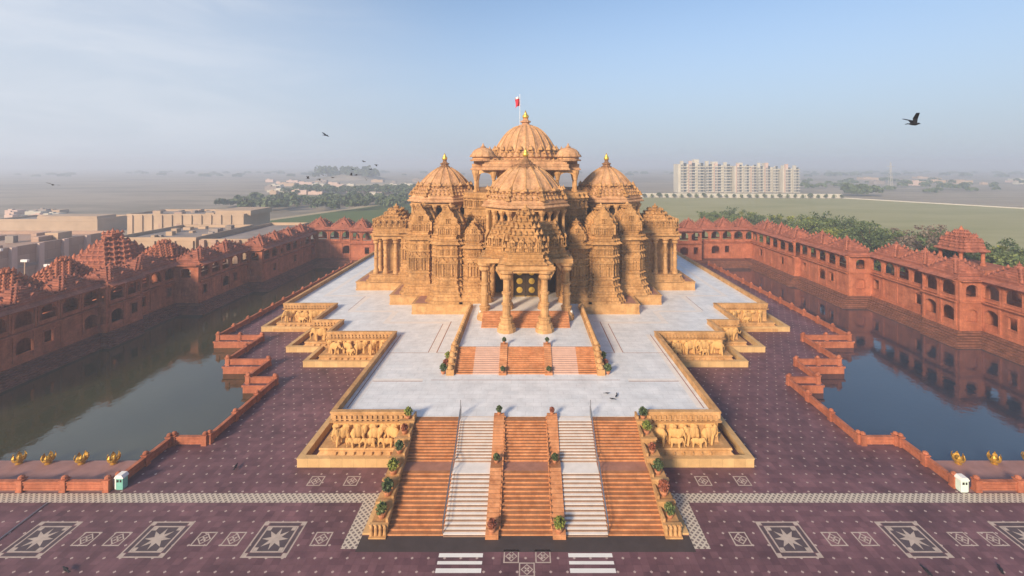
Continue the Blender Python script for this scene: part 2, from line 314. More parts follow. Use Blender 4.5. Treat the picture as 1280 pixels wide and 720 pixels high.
def stepsq(cx, cy, hx, hy, k=.18, steps=2):       # rectangle with stepped (re-entrant) corners, ccw
    pts = []
    ox = [hx*k*i/steps for i in range(steps+1)]; oy = [hy*k*i/steps for i in range(steps+1)]
    q = []
    for i in range(steps+1):                      # corner (+,-) going ccw: from bottom edge to right edge
        q.append((hx-ox[steps-i], -hy+oy[i]))
        if i < steps: q.append((hx-ox[steps-i], -hy+oy[i+1]))
    # q runs from (hx-k, -hy) up to (hx, -hy+k)
    q2 = []
    for i in range(steps+1):
        q2.append((hx-ox[steps-i], -hy+oy[i]))
        if i < steps: q2.append((hx-ox[steps-i], -hy+oy[i+1]))
    c1 = q2
    c2 = [(x, -y) for x, y in reversed(c1)]; c3 = [(-x, -y) for x, y in c1]; c4 = [(-x, y) for x, y in reversed(c1)]
    for c in (c1, c2, c3, c4): pts += c
    r = []
    for p in pts:
        if not r or (abs(p[0]-r[-1][0])+abs(p[1]-r[-1][1])) > 1e-6: r.append(p)
    return [(cx+x, cy+y) for x, y in r]
def rect(x0, x1, y0, y1): return [(x0, y0), (x1, y0), (x1, y1), (x0, y1)]

# ---------------------------------------------------------------- ground, water, plaza
LS = .95                                           # the left pond is a little narrower than the right
XL, XR, YN, YF = -84, 92, 43.6, 160
g = MB(); BG = 9000
g.add([(-BG, -400, 0), (BG, -400, 0), (BG, 20, 0), (-BG, 20, 0), (-BG, 20, 0), (XL, 20, 0), (XL, YF, 0), (-BG, YF, 0),
       (XR, 20, 0), (BG, 20, 0), (BG, YF, 0), (XR, YF, 0), (-BG, YF, 0), (BG, YF, 0), (BG, 9000, 0), (-BG, 9000, 0)],
      [(0, 1, 2, 3), (4, 5, 6, 7), (8, 9, 10, 11), (12, 13, 14, 15)])
struct(g.build('ground', 'land', recalc=False))
struct(MB().quad(0, XR, 30, YF, -1.2).build('pond_water', 'water', recalc=False)); struct(MB().quad(XL, 0, 30, YF, -1.2).build('pond_water', 'murky', recalc=False))
def half(side):
    k = 1 if side > 0 else LS
    return [(x*side*k, y) for x, y in [(42.3, 43.6), (42.3, 51.5), (38, 51.5), (38, 65), (42.6, 65), (42.6, 71), (49.8, 71), (49.8, 81), (58.5, 81), (57.5, 160)]]
pl = [(XL, 20), (XR, 20), (XR, 43.6)]+half(1)+list(reversed(half(-1)))+[(XL, 43.6)]
struct(MB().stack(pl, [(-2.5, 0), (-.35, 0), (-.3, .12), (-.02, .12)], cap=True).build('embankment', 'red'))
plaza = struct(MB().stack(pl, [(-.015, .1), (.004, .1)]).build('plaza', 'paving'))
for s in (-1, 1):
    k = 1 if s > 0 else LS; a = sorted((42.3*s*k, (XR if s > 0 else XL)))
    struct(MB().box(a[0], a[1], 43.6, 48.5, -2.5, -.05).build('deck', 'deck'))
# patterned band and dark landing, white bars: inlay in the paving
b = MB()
b.quad(-80, -13.9, 42.4, 43.6, .008).quad(13.9, 85, 42.4, 43.6, .008)
b.quad(-15.2, -13.9, 37.3, 42.4, .008).quad(13.9, 15.2, 37.3, 42.4, .008)
b.build('patterned_band', 'band', plaza)
MB().quad(-13.9, 13.9, 37.0, 38.6, .009).build('dark_threshold', 'mat', plaza)
for s in (-1, 1):
    for y0, y1 in ((36.5, 36.88), (35.85, 36.15), (35.1, 35.5)):
        a, c = sorted((s*3.45, s*7.0)); MB().quad(a, c, y0, y1, .01).build('marble_bar', 'white', plaza)
def star_inlay(cx, cy, h):
    m = MB(); z = .009
    def ring(r0, r1):
        for a in range(4):
            c, s_ = [(1, 0), (0, 1), (-1, 0), (0, -1)][a]
            pts = [(-r1, r1), (r1, r1), (r0, r0), (-r0, r0)]
            m.add([(cx+x*c-y*s_, cy+x*s_+y*c, z) for x, y in pts], [(0, 3, 2, 1)])
    ring(h*.93, h); ring(h*.66, h*.73)
    for sx in (-1, 1):
        for sy in (-1, 1):
            m.quad(cx+sx*h*.865-h*.1, cx+sx*h*.865+h*.1, cy+sy*h*.865-h*.1, cy+sy*h*.865+h*.1, z+.003)
            m.quad(cx+sx*h*.56-h*.09, cx+sx*h*.56+h*.09, cy+sy*h*.56-h*.09, cy+sy*h*.56+h*.09, z+.003)
    pts = [(cx, cy, z+.004)]
    for i in range(16):
        r = h*.60 if i % 2 == 0 else h*.25
        a = math.pi*i/8; pts.append((cx+r*math.cos(a), cy+r*math.sin(a), z+.004))
    m.add(pts, [(0, i+1, (i+1) % 16+1) for i in range(16)])
    o = m.build('star_inlay', 'inlay', plaza, recalc=False)
    d = MB(); d.quad(cx-h*.655, cx+h*.655, cy-h*.655, cy+h*.655, z-.003)
    for k in (0,):
        for sx, sy, w_, h_ in ((0, .83, .7, .07), (0, -.83, .7, .07), (.83, 0, .07, .7), (-.83, 0, .07, .7)):
            d.quad(cx+(sx-w_)*h, cx+(sx+w_)*h, cy+(sy-h_)*h, cy+(sy+h_)*h, z-.003)
    d.build('dark_ground', 'inlaydark', o, recalc=False)
def small_inlay(cx, cy, h):
    m = MB(); z = .009
    for (x0, x1, y0, y1) in ((-1, 1, .84, 1), (-1, 1, -1, -.84), (-1, -.84, -.84, .84), (.84, 1, -.84, .84)): m.quad(cx+x0*h, cx+x1*h, cy+y0*h, cy+y1*h, z)
    def dia(r, zz): m.add([(cx+r*h, cy, zz), (cx, cy+r*h, zz), (cx-r*h, cy, zz), (cx, cy-r*h, zz)], [(0, 1, 2, 3)])
    for i in range(4):
        a = math.pi/2*i; c, s_ = math.cos(a), math.sin(a)
        pts = [(.8, 0), (.0, .8), (0, .62), (.62, 0)]
        m.add([(cx+(x*c-y*s_)*h, cy+(x*s_+y*c)*h, z) for x, y in pts], [(0, 1, 2, 3)])
    for i in range(4):
        a = math.pi/2*i+math.pi/4; m.add([(cx, cy, z+.003)]+[(cx+.45*h*math.cos(a+q)*k, cy+.45*h*math.sin(a+q)*k, z+.003) for q, k in ((-.5, .6), (0, 1), (.5, .6))], [(0, 1, 2, 3)])
    m.build('diamond_inlay', 'inlay', plaza, recalc=False)
for x in (-40.9, -31, -21.1, 22.1, 32.6, 42.6): star_inlay(x, 38.3, 1.85)
for x in (-37, -34.4, -27.1, -24.6, -17.2, 18.1, 26, 28.6, 36.8, 39.4): small_inlay(x, 38.3, .72)
for x in (-20.9, -17.3, 17.7, 21.6): small_inlay(x, 45.3, .68)
for x, y in ((-1.15, 36.6), (1.4, 36.6), (.1, 35.4)): small_inlay(x, y, .62)
MB().tube((-44.2, 38, .05), (-44.5, 42.3, .05), .07).tube((-46.6, 33, .05), (-44.2, 38, .05), .07).build('tmp', 'metal')
tmp = bpy.data.objects['tmp']; tmp.name = 'drain_pipe'; tag(tmp, 'thin pale pipe lying across the paving at the left', 'pipe')

# ---------------------------------------------------------------- podium
PO = [(20.7, 49.1), (20.7, 72.3), (31.3, 72.3), (31.3, 77.8), (36.2, 77.8), (36.2, 87), (46, 87), (46, 146)]
podo = [(x, y) for x, y in PO]+[(-x, y) for x, y in reversed(PO)]
pod = thing('temple_podium', 'white marble terrace on a carved yellow sandstone podium under the temple', 'podium', (0, 90, 0))
MB().stack(podo, [(0, 1.5), (.55, 1.5), (.6, 1.35), (.95, 1.3), (1.15, 1.05), (1.3, 1.05), (1.4, 1.15), (1.6, 1.1), (1.62, .12), (1.9, .08), (3.7, .05), (3.78, .3), (3.98, .4), (4.0, .15), (4.19, .12)]).build('podium_wall', 'sandplain', pod)
fl = MB().stack(podo, [(4.15, -.2), (4.2, -.2)]).build('marble_floor', 'tiles', pod)
# pale strips and thin dark joints laid in the floor
z = 4.206
for s in (-1, 1):
    for x0, x1, y0, y1 in ((13.0, 14.1, 66, 78), (13.0, 24.6, 78.0, 79), (23.6, 24.6, 79, 84.5), (24.6, 33, 84.0, 85), (32, 33, 85, 94), (33, 42, 94, 95), (41, 42, 95, 140), (19.3, 19.9, 51, 73), (13, 19.3, 57.4, 58)):
        a, c = sorted((x0*s, x1*s)); MB().quad(a, c, y0, y1, z).build('pale_strip', 'marble', fl, recalc=False)
for s in (-1, 1):
    for x0, x1, y0, y1 in ((9.8, 12.9, 65.9, 66.0), (12.85, 13.0, 66, 79), (14.1, 14.22, 66, 77.9), (14.2, 20, 65.9, 66), (19.95, 20.07, 51, 73), (13, 19.3, 57.25, 57.38), (33.1, 33.2, 85, 94), (0, 12, 57.6, 57.68)):
        a, c = sorted((x0*s, x1*s)); MB().quad(a, c, y0, y1, 4.2065).build('dark_joint', 'landing', fl, recalc=False)
# parapet along the edge of the terrace (open at the stairs)
def strip_wall(pts, w0, w1, z0, z1, m=None):
    m = m or MB()
    for (ax, ay), (bx, by) in zip(pts, pts[1:]):
        d = Vector((bx-ax, by-ay)).normalized(); n = Vector((d.y, -d.x))
        e = d*(w1-.0)
        q = [(ax+n.x*w0, ay+n.y*w0), (bx+n.x*w0, by+n.y*w0), (bx+n.x*w1, by+n.y*w1), (ax+n.x*w1, ay+n.y*w1)]
        m.add([(x, y, z0) for x, y in q]+[(x, y, z1) for x, y in q], [(0, 3, 2, 1), (4, 5, 6, 7), (0, 1, 5, 4), (1, 2, 6, 5), (2, 3, 7, 6), (3, 0, 4, 7)])
    return m
def ringwall(outer, w, z0, z1, m):                # open polyline with mitred thickness w on its left side
    n = len(outer); inner = []
    for i in range(n):
        if i == 0: d = (Vector(outer[1])-Vector(outer[0])).normalized(); nn = Vector((-d.y, d.x)); inner.append(tuple(Vector(outer[0])+nn*w)); continue
        if i == n-1: d = (Vector(outer[-1])-Vector(outer[-2])).normalized(); nn = Vector((-d.y, d.x)); inner.append(tuple(Vector(outer[-1])+nn*w)); continue
        a = (Vector(outer[i])-Vector(outer[i-1])).normalized(); b = (Vector(outer[i+1])-Vector(outer[i])).normalized()
        na = Vector((-a.y, a.x)); nb = Vector((-b.y, b.x)); k = na+nb; inner.append(tuple(Vector(outer[i])+k*(w/k.dot(na))))
    vs = []
    for z in (z0, z1): vs += [(x, y, z) for x, y in outer]+[(x, y, z) for x, y in inner]
    fs = []
    for i in range(n-1):
        fs += [(i, i+1, 2*n+i+1, 2*n+i), (n+i+1, n+i, 3*n+i, 3*n+i+1), (2*n+i, 2*n+i+1, 3*n+i+1, 3*n+i), (n+i, n+i+1, i+1, i)]
    fs += [(0, 2*n, 3*n, n), (n-1, 2*n-1, 4*n-1, 3*n-1)]
    return m.add(vs, fs)
KO = [(13.3, 47.3), (23.8, 47.3), (23.8, 70.6), (34.6, 70.6), (34.6, 76.2), (40.2, 76.2), (40.2, 85.6), (49.8, 85.6), (49.8, 147)]
for s in (-1, 1):
    pp = [(s*x, y) for x, y in [(12.6, 48.85), (20.95, 48.85), (20.95, 72.05), (31.55, 72.05), (31.55, 77.55), (36.45, 77.55), (36.45, 86.75), (46.25, 86.75), (46.25, 146)]]
    m = MB(); ringwall(pp, .42*s, 4.21, 4.8, m); m2 = [(x, y) for x, y in pp]
    ringwall([(s*(abs(x)+.06), y-.06) for x, y in pp], .54*s, 4.8, 4.98, m); m.build('parapet', 'sandplain', pod)
    # little dentils under the coping, front faces
    for (ax, ay), (bx, by) in [((13, 49.1), (20.7, 49.1))]+list(zip(PO, PO[1:])):
        if abs(ay-by) > .1: continue
        dm = MB(); a_, c_ = sorted((s*(ax+.1), s*(bx-.1))); dm.box(a_, c_, ay-.46, ay-.42, 4.2, 4.3); x = ax+.3
        while x < bx: dm.box(s*x-.12, s*x+.12, ay-.42, ay-.3, 4.05, 4.6); x += .55
        dm.build('dentil_course', 'sandplain', pod)
    km = MB(); ringwall([(s*x, y) for x, y in KO], .55*s, .004, .85, km); ringwall([(s*(x+.05), y-.05) for x, y in KO], .65*s, .85, .95, km)
    km.build('outer_kerb', 'kerb', pod)

# elephants: one carved body each, remeshed to a continuous surface
def elephant_mesh(name, pose):
    bm = bmesh.new()
    def sph(c, r, sc=(1, 1, 1)):
        mtx = Matrix.Translation(c) @ Matrix.Diagonal((r*sc[0], r*sc[1], r*sc[2], 1))
        bmesh.ops.create_icosphere(bm, subdivisions=2, radius=1, matrix=mtx)
    def chain(pts, n=7):
        for (p, r), (q, r2) in zip(pts, pts[1:]):
            for i in range(n+1):
                t = i/n; sph(Vector(p).lerp(Vector(q), t), r+(r2-r)*t)
    # faces -x, feet at z=0, height ~2.3
    sph((.15, 0, 1.45), .78, (1.15, .72, .92)); sph((.75, 0, 1.42), .68, (.9, .8, .95)); sph((-.55, 0, 1.5), .66, (.85, .78, .9))
    st = .22 if pose else -.12
    for (x, y, dx) in ((-.72, -.30, -st), (-.62, .30, st), (.95, -.30, st*.8), (.85, .30, -st*.8)):
        chain([((x, y, 1.15), .30), ((x+dx*.6, y, .6), .22), ((x+dx, y, .14), .22)])
    sph((-1.25, 0, 1.85), .46, (1, .85, 1.05)); sph((-1.2, 0, 2.12), .26, (1, 1.1, .7)); chain([((-.8, 0, 1.7), .45), ((-1.2, 0, 1.8), .40)], 3)
    if pose == 0: chain([((-1.6, 0, 1.7), .21), ((-1.85, 0, 1.1), .15), ((-1.8, 0, .5), .11), ((-2.0, 0, .25), .085)])
    elif pose == 1: chain([((-1.6, 0, 1.7), .21), ((-1.95, -.1, 1.25), .15), ((-2.3, -.15, 1.2), .12), ((-2.45, -.15, 1.55), .09)])
    else: chain([((-1.6, 0, 1.7), .21), ((-1.75, -.05, 1.1), .15), ((-1.5, -.1, .75), .11), ((-1.3, -.1, .9), .09)])
    for sy in (-1, 1):
        sph((-.98, sy*.42, 1.72), .46, (.72, .22, 1.0)); sph((-.92, sy*.46, 1.5), .3, (.7, .25, 1))
        chain([((-1.5, sy*.2, 1.5), .075), ((-1.85, sy*.27, 1.32), .06), ((-2.05, sy*.27, 1.42), .045)], 5)
        sph((-1.52, sy*.3, 1.92), .06)
    chain([((1.38, 0, 1.6), .07), ((1.5, 0, 1.2), .05), ((1.45, 0, .85), .06)])
    me = bpy.data.meshes.new(name+'_src'); bm.to_mesh(me); bm.free()
    o = bpy.data.objects.new('tmp_e', me); COL.objects.link(o)
    r = o.modifiers.new('r', 'REMESH'); r.mode = 'VOXEL'; r.voxel_size = .055; r.use_smooth_shade = True
    dg = bpy.context.evaluated_depsgraph_get(); out = bpy.data.meshes.new_from_object(o.evaluated_get(dg)); out.name = name
    bpy.data.objects.remove(o); out.materials.clear(); out.materials.append(M['elephant']); return out
EL = [elephant_mesh('elephant', i) for i in range(3)]
def frieze(label, ax, bx, y, seed, n, big=1.0):
    t = thing('elephant_frieze', label, 'carved frieze', ((ax+bx)/2, y-.6, 1.6), 'elephant friezes round the podium')
    rnd = random.Random(seed); w = (bx-ax)/n
    for i in range(n):
        o = bpy.data.objects.new('elephant', EL[rnd.randrange(3)]); COL.objects.link(o); o.parent = t
        sc = big*rnd.uniform(.84, 1.0); f = 1 if rnd.random() < .6 else -1
        o.location = (ax+w*(i+.5)-(ax+bx)/2, .12, 0); o.scale = (sc*min(1, w/2.7), sc*.62, sc*.98); o.rotation_euler[2] = (0 if f > 0 else math.pi)+rnd.choice((.5, -.45, .9, .2))
        if rnd.random() < .6:                     # calf in front
            c = bpy.data.objects.new('elephant_calf', EL[rnd.randrange(3)]); COL.objects.link(c); c.parent = t
            c.location = (ax+w*(i+.5)-(ax+bx)/2+rnd.uniform(-.8, .8), -.38, 0); s2 = .47; c.scale = (s2, s2*.7, s2); c.rotation_euler[2] = rnd.choice((0.2, math.pi-.2))
    x0 = ax
    b = MB().box(ax+.1, bx-.1, y-1.25, y-1.15, .9, .98); x = ax+.5
    while x < bx-.3: b.lathe(x, y-1.28, [(1.0, .10), (1.1, .14), (1.22, .1), (1.3, .03)], 8); x += .95
    b.build('rosette_moulding', 'sandplain', t)
    # carved backdrop: tree trunks and canopy in relief
    b = MB().box(ax+.1, bx-.1, y-.3, y-.12, 3.62, 3.74); x = ax+.2
    while x < bx-.2:
        b.tube((x, y-.2, 1.6), (x+rnd.uniform(-.2, .2), y-.2, 3.3), .14, .08); b.lathe(x, y-.15, [(2.9, .1), (3.2, .42), (3.5, .5), (3.72, .2)], 7); x += rnd.uniform(1.0, 1.7)
    b.build('carved_trees', 'elephant', t)
fr = [('nearest large elephant frieze left of the grand stairs', -20.5, -13.3, 49.1, 5, 4, 1.0), ('nearest large elephant frieze right of the grand stairs', 13.3, 20.5, 49.1, 8, 4, 1.0),
      ('long elephant frieze on the second step of the podium, left side', -31.2, -20.9, 72.3, 13, 5, 1.0), ('long elephant frieze on the second step of the podium, right side', 20.9, 31.2, 72.3, 21, 5, 1.0),
      ('short elephant frieze between two longer ones, left side', -36.1, -31.5, 77.8, 3, 2, 1.05), ('short elephant frieze between two longer ones, right side', 31.5, 36.1, 77.8, 34, 2, 1.05),
      ('farthest elephant frieze at the left edge of the terrace', -45.9, -36.4, 87, 55, 4, 1.0), ('farthest elephant frieze at the right edge of the terrace', 36.4, 45.9, 87, 89, 4, 1.0)]
for a in fr: frieze(*a)

# ---------------------------------------------------------------- grand stairs
def stair_prof(y0, y1, z0, z1, n):
    p = [];
    for i in range(n): p += [(y0+(y1-y0)*i/n, z0+(z1-z0)*i/n), (y0+(y1-y0)*i/n, z0+(z1-z0)*(i+1)/n)]
    p.append((y1, z1)); return p
gs = thing('grand_staircase', 'wide rust coloured grand stairs with two white marble strips up to the terrace', 'stairs', (0, 44, 0))
prof = stair_prof(38.6, 43.7, .01, 2.1, 14)+stair_prof(45.05, 48.75, 2.1, 4.2, 14)[0:]
prof = [(38.6, 0.0)]+prof[1:]+[(49.2, 4.2), (49.2, 0.0)]
def nosed(m, x0, x1, pf, dz=0): m.prism_yz([(y, z+dz) for y, z in pf], x0, x1)
for x0, x1 in ((-11.8, -7.0), (-2.3, 2.3), (7.0, 11.8)):
    m = MB(); nosed(m, x0, x1, prof); m.build('red_flight', 'redstair', gs)
    MB().box(x0+.01, x1-.01, 43.72, 45.03, 2.08, 2.106).build('landing', 'landing', gs)
for s in (-1, 1):
    a, c = sorted((s*3.4, s*7.0)); m = MB(); nosed(m, a, c, prof); m.build('marble_flight', 'marble', gs)
    # tan strips painted as the shade on risers under marble treads
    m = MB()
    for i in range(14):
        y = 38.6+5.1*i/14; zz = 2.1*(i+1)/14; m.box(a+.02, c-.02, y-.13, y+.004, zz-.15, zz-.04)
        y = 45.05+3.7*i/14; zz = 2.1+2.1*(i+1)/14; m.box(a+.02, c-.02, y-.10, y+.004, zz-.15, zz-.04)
    m.build('riser_shade', 'tan', gs)
    a, c = sorted((s*2.3, s*3.4)); m = MB()
    m.prism_yz([(38.2, 0), (38.2, .38), (38.9, .45), (43.4, 2.27), (43.7, 2.4), (45.1, 2.4), (48.6, 4.4), (49.1, 4.55), (49.4, 4.55), (49.4, 0)], a, c); m.build('dividing_wall', 'redstair', gs)
    m = MB(); xx = s*2.28; m.tube((xx-s*.06, 38.9, .4), (xx-s*.06, 48.9, 4.2), .05)
    for i in range(22):
        t = i/21; y = 38.9+10*t; m.box(min(xx, xx-s*.12), max(xx, xx-s*.12), y-.06, y+.06, .35+3.8*t, .68+3.8*t)
    m.build('knobbed_rail', 'redstair', gs)
    # steel handrails
    m = MB(); hx = s*7.05
    rail = [(38.7, .15), (43.7, 2.1), (45.05, 2.1), (48.9, 4.2), (49.6, 4.2)]
    for (ya, za), (yb, zb) in zip(rail, rail[1:]): m.tube((hx, ya, za+.95), (hx, yb, zb+.95), .045); m.tube((hx, ya, za+.5), (hx, yb, zb+.5), .03)
    for ya, za in rail: m.tube((hx, ya, za), (hx, ya, za+.95), .045)
    m.tube((hx, 49.3, 4.2), (hx, 49.3, 6.0), .04)
    m.build('handrail', 'metal', gs)
    # stepped side wall with shelves for the pots
    a, c = sorted((s*11.8, s*13.25)); m = MB(); ys = [38.7, 40.4, 42.2, 44.1, 46.1, 48.0, 49.3]
    for i, (ya, yb) in enumerate(zip(ys, ys[1:])):
        zt = .75+.72*i; m.box(a, c, ya, yb, 0 if i else .004, zt); m.box(a-.08, c+.08, ya-.06, ya+.25, zt+.0, zt+.15); m.box(min(s*11.8, s*12.0), max(s*11.8, s*12.0), ya+.25, yb-.06, zt, zt+.45)
    m.build('side_wall', 'sandplain', gs)
    m = MB()
    for j in range(4):                            # carved scroll feet
        xx = s*(11.95+.38*j); m.lathe(xx, 38.55, [(.01, .14), (.2, .17), (.5, .12), (.75, .16), (.95, .06)], 8)
    m.box(a, c, 38.25, 38.7, .003, .12)
    m.build('carved_foot', 'sandplain', gs)
    a, c = sorted((s*13.25, s*13.9)); MB().box(a, c, 38.7, 43.5, .003, .18).build('side_ledge', 'kerb', gs)

# potted plants
def leaves(m, c, r, n, size, rnd, squash=1):
    for _ in range(n):
        d = Vector((rnd.gauss(0, 1), rnd.gauss(0, 1), rnd.gauss(0, 1))).normalized()*(r*rnd.random()**.45)
        p = Vector(c)+Vector((d.x, d.y, d.z*squash)); a = Vector((rnd.gauss(0, 1), rnd.gauss(0, 1), rnd.gauss(0, .7))).normalized(); b = a.orthogonal().normalized()
        b.rotate(Matrix.Rotation(rnd.random()*6.28, 3, a)); c2 = a.cross(b); s_ = size*rnd.uniform(.6, 1.3)
        m.add([p-b*s_, p+c2*s_*.55, p+b*s_, p-c2*s_*.55], [(0, 1, 2, 3)])
def pot_plant(name, leaf, r, h, seed, cat='potted plant'):
    rnd = random.Random(seed); t = thing(name, 'x', cat)
    MB().lathe(0, 0, [(0, .2*h), (.08*h, .26*h), (.3*h, .36*h), (.45*h, .36*h), (.5*h, .42*h), (.55*h, .42*h), (.55*h, .34*h)], 12).build('pot', 'terra', t, smooth=False)
    m = MB(); leaves(m, (0, 0, .6*h+r*.7), r, 260, .13, rnd, .9); leaves(m, (0, 0, .6*h+r*1.2), r*.6, 90, .13, rnd, 1); m.build('foliage', leaf, t, recalc=False)
    MB().tube((0, 0, .3*h), (0, 0, .6*h+r*.6), .04).build('stem', 'bark', t); return t
kinds = [('leafyel', 'bushy yellow green plant'), ('leafred', 'red leaved plant'), ('leafdark', 'dark green leafy plant'), ('leaf', 'mid green leafy plant')]
protos = [pot_plant('potted_plant', k[0], .5 if i != 1 else .38, .8, i+3) for i, k in enumerate(kinds)]
used = set()
def place_pot(i, loc, sc, label, group):
    if i in used: c = copy_tree(protos[i])
    else: c = protos[i]; used.add(i)
    c.location = loc; c.scale = (sc,)*3; c.rotation_euler[2] = random.random()*6; c['label'] = label; c['category'] = 'potted plant'; c['group'] = group; return c
ys = [39.6, 41.3, 43.1, 45.1, 47.1, 48.6]
for s, sn in ((-1, 'left'), (1, 'right')):
    for j, y in enumerate(ys):
        k = [3, 2, 0, 2, 1, 0][j] if s < 0 else [3, 1, 2, 1, 0, 2][j]
        place_pot(k, (s*12.55, y, .75+.72*j), random.uniform(.9, 1.25), '%s, %s pot up the grand stairs on the %s side wall' % (kinds[k][1], ordn(j+1), sn), 'pots along the side walls of the stairs')
    for j, (y, zz, nm) in enumerate(((38.5, .38, 'at the foot'), (44.4, 2.4, 'midway'), (49.1, 4.55, 'at the top'))):
        k = 1 if (s > 0 and j == 2) or (s < 0 and j == 0) else (0 if j == 0 else 2)
        place_pot(k, (s*2.85, y, zz), 1.0 if j == 0 else .7, '%s potted %s on the %s dividing wall, grand stairs' % (kinds[k][1], nm, sn), 'pots on the dividing walls of the stairs')

# ---------------------------------------------------------------- temple
CY = 104
tp = thing('temple', 'huge carved yellow sandstone temple with ribbed domes and gold finials', 'temple', (0, CY, 4.2))
def rel(pts): return [(x, CY+y) for x, y in pts]
q = [(20.8, -21.2), (20.8, -15.6), (26.5, -15.6), (26.5, -5.5), (36.8, -5.5)]
plinth = rel([(-20.8, -21.2), (20.8, -21.2), (20.8, -15.6), (26.5, -15.6), (26.5, -5.5), (36.8, -5.5), (36.8, 5.5), (26.5, 5.5), (26.5, 15.6), (20.8, 15.6), (20.8, 21.2),
              (-20.8, 21.2), (-20.8, 15.6), (-26.5, 15.6), (-26.5, 5.5), (-36.8, 5.5), (-36.8, -5.5), (-26.5, -5.5), (-26.5, -15.6), (-20.8, -15.6)])
MB().stack(plinth, [(4.19, 0), (4.5, .0), (4.55, -.06), (5.85, -.06), (5.9, .05), (6.1, .05)]).build('plinth', 'sandplain', tp)
MB().stack(offset_poly(plinth, -.5), [(6.05, 0), (6.106, 0)]).build('plinth_paving', 'landing', tp)
core = rel([(-12.2, -17.6), (12.2, -17.6), (12.2, -15.2), (18, -15.2), (18, -9.8), (24, -9.8), (24, -5), (27, -5), (27, 5), (24, 5), (24, 9.8), (18, 9.8), (18, 15.2), (12.2, 15.2), (12.2, 17.6),
            (-12.2, 17.6), (-12.2, 15.2), (-18, 15.2), (-18, 9.8), (-24, 9.8), (-24, 5), (-27, 5), (-27, -5), (-24, -5), (-24, -9.8), (-18, -9.8), (-18, -15.2), (-12.2, -15.2)])
def mould(z0, z1, seed=0, base=1.0, amp=.18):     # wall profile: flared base, banded shaft
    rnd = random.Random(seed); p = []
    H = z1-z0
    p += [(z0, base), (z0+.04*H, base), (z0+.05*H, base*.8), (z0+.10*H, base*.75), (z0+.11*H, base*.55), (z0+.15*H, base*.5), (z0+.16*H, base*.62), (z0+.18*H, base*.6), (z0+.2*H, base*.3), (z0+.26*H, base*.22), (z0+.27*H, base*.36), (z0+.285*H, base*.34), (z0+.3*H, .1)]
    for a in (.38, .385, .40, .41): p.append((z0+a*H, .1+(amp if a in (.385, .40) else 0)))
    p += [(z0+.44*H, 0), (z0+.66*H, 0), (z0+.665*H, amp*1.1), (z0+.685*H, amp*1.1), (z0+.69*H, .02), (z0+.78*H, .02), (z0+.785*H, amp*1.3), (z0+.81*H, amp*1.2), (z0+.82*H, .05), (z0+.9*H, .05), (z0+.92*H, amp), (z0+.93*H, .1), (z0+H, .1)]
    return p
EAVE = lambda z, o: [(z, .1), (z+.05, o), (z+.15, o+.04), (z+.55, o*.35), (z+.7, .15), (z+.72, .35), (z+.95, .35), (z+1.0, .05)]
m = MB().stack(core, mould(6.09, 16.6, 1)+EAVE(16.6, .9)); core_o = m.build('wall', 'sand', tp)
def figure(m, x, y, z, h, n, sc=1.0):             # small carved statue with arch frame; n = outward normal (2d)
    t = Vector((-n[1], n[0])); n = Vector(n)
    c = Vector((x, y))+n*.12
    m.lathe(c.x, c.y, [(z, .2*sc), (z+.12*h, .2*sc), (z+.14*h, .13*sc), (z+.42*h, .17*sc), (z+.55*h, .12*sc), (z+.68*h, .22*sc), (z+.76*h, .09*sc), (z+.84*h, .14*sc), (z+.95*h, .08*sc), (z+h, .01)], 6)
    for s in (-1, 1):
        p = Vector((x, y))+t*s*.42*sc; a = p-Vector((.09, .09)); m.lathe(p.x+n.x*.1, p.y+n.y*.1, [(z-.05, .13), (z+.1*h, .08), (z+.9*h, .07), (z+h, .12), (z+1.08*h, .12)], 6)
    # gable over the niche
    p = Vector((x, y))
    tri = [(-.62*sc, 1.08*h), (.62*sc, 1.08*h), (.5*sc, 1.2*h), (.22*sc, 1.28*h), (.0, 1.48*h), (-.22*sc, 1.28*h), (-.5*sc, 1.2*h)]
    vs = [(*(p+t*a+n*.0), z+b) for a, b in tri]+[(*(p+t*a+n*.26), z+b) for a, b in tri]
    k = len(tri); m.add(vs, [tuple(range(k)), tuple(range(2*k-1, k-1, -1))]+[(i, (i+1) % k, k+(i+1) % k, k+i) for i in range(k)])
def edge_figs(m, poly, z, h, step=1.25, sc=1., front=True, minlen=.9, ribs=0):
    n = len(poly)
    m.stack(poly, [(z-.16, .02), (z-.14, .24), (z-.06, .26), (z-.04, .02)], cap=False)
    for i in range(n):
        a = Vector(poly[i]); b = Vector(poly[(i+1) % n]); L = (b-a).length
        if L < minlen: continue
        d = (b-a)/L; nn = (d.y, -d.x)
        if front and nn[1] > .5: continue
        k = max(1, int(L/step))
        for j in range(k):
            p = a+d*L*(j+.5)/k; figure(m, p.x, p.y, z, h, nn, sc)
            if ribs:
                for sg in (-1, 1):
                    c = p+d*sg*L/k*.44; m.lathe(c.x, c.y, [(z-2.2, .2), (z-2.1, .15), (z-.3, .13), (z, .2), (z+.1, .13), (z+h*1.2, .12), (z+h*1.25, .2), (z+h*1.35, .14), (z+ribs, .14), (z+ribs+.15, .24)], 6)
def bell(m, x, y, z, s_):                         # little bell roof ornament
    m.lathe(x, y, [(z, .46*s_), (z+.12*s_, .5*s_), (z+.3*s_, .42*s_), (z+.5*s_, .2*s_), (z+.56*s_, .26*s_), (z+.66*s_, .12*s_), (z+.95*s_, .02*s_)], 6)
def bells_on(m, poly, z, s_, step):
    n = len(poly); m.stack(poly, [(z-.02, .1), (z+.05*s_, .12), (z+.1*s_, -.1)], cap=False)
    for i in range(n):
        a = Vector(poly[i]); b = Vector(poly[(i+1) % n]); L = (b-a).length
        k = max(1, round(L/step))
        for j in range(k):
            p = a+(b-a)*(j/k); bell(m, p.x, p.y, z, s_)
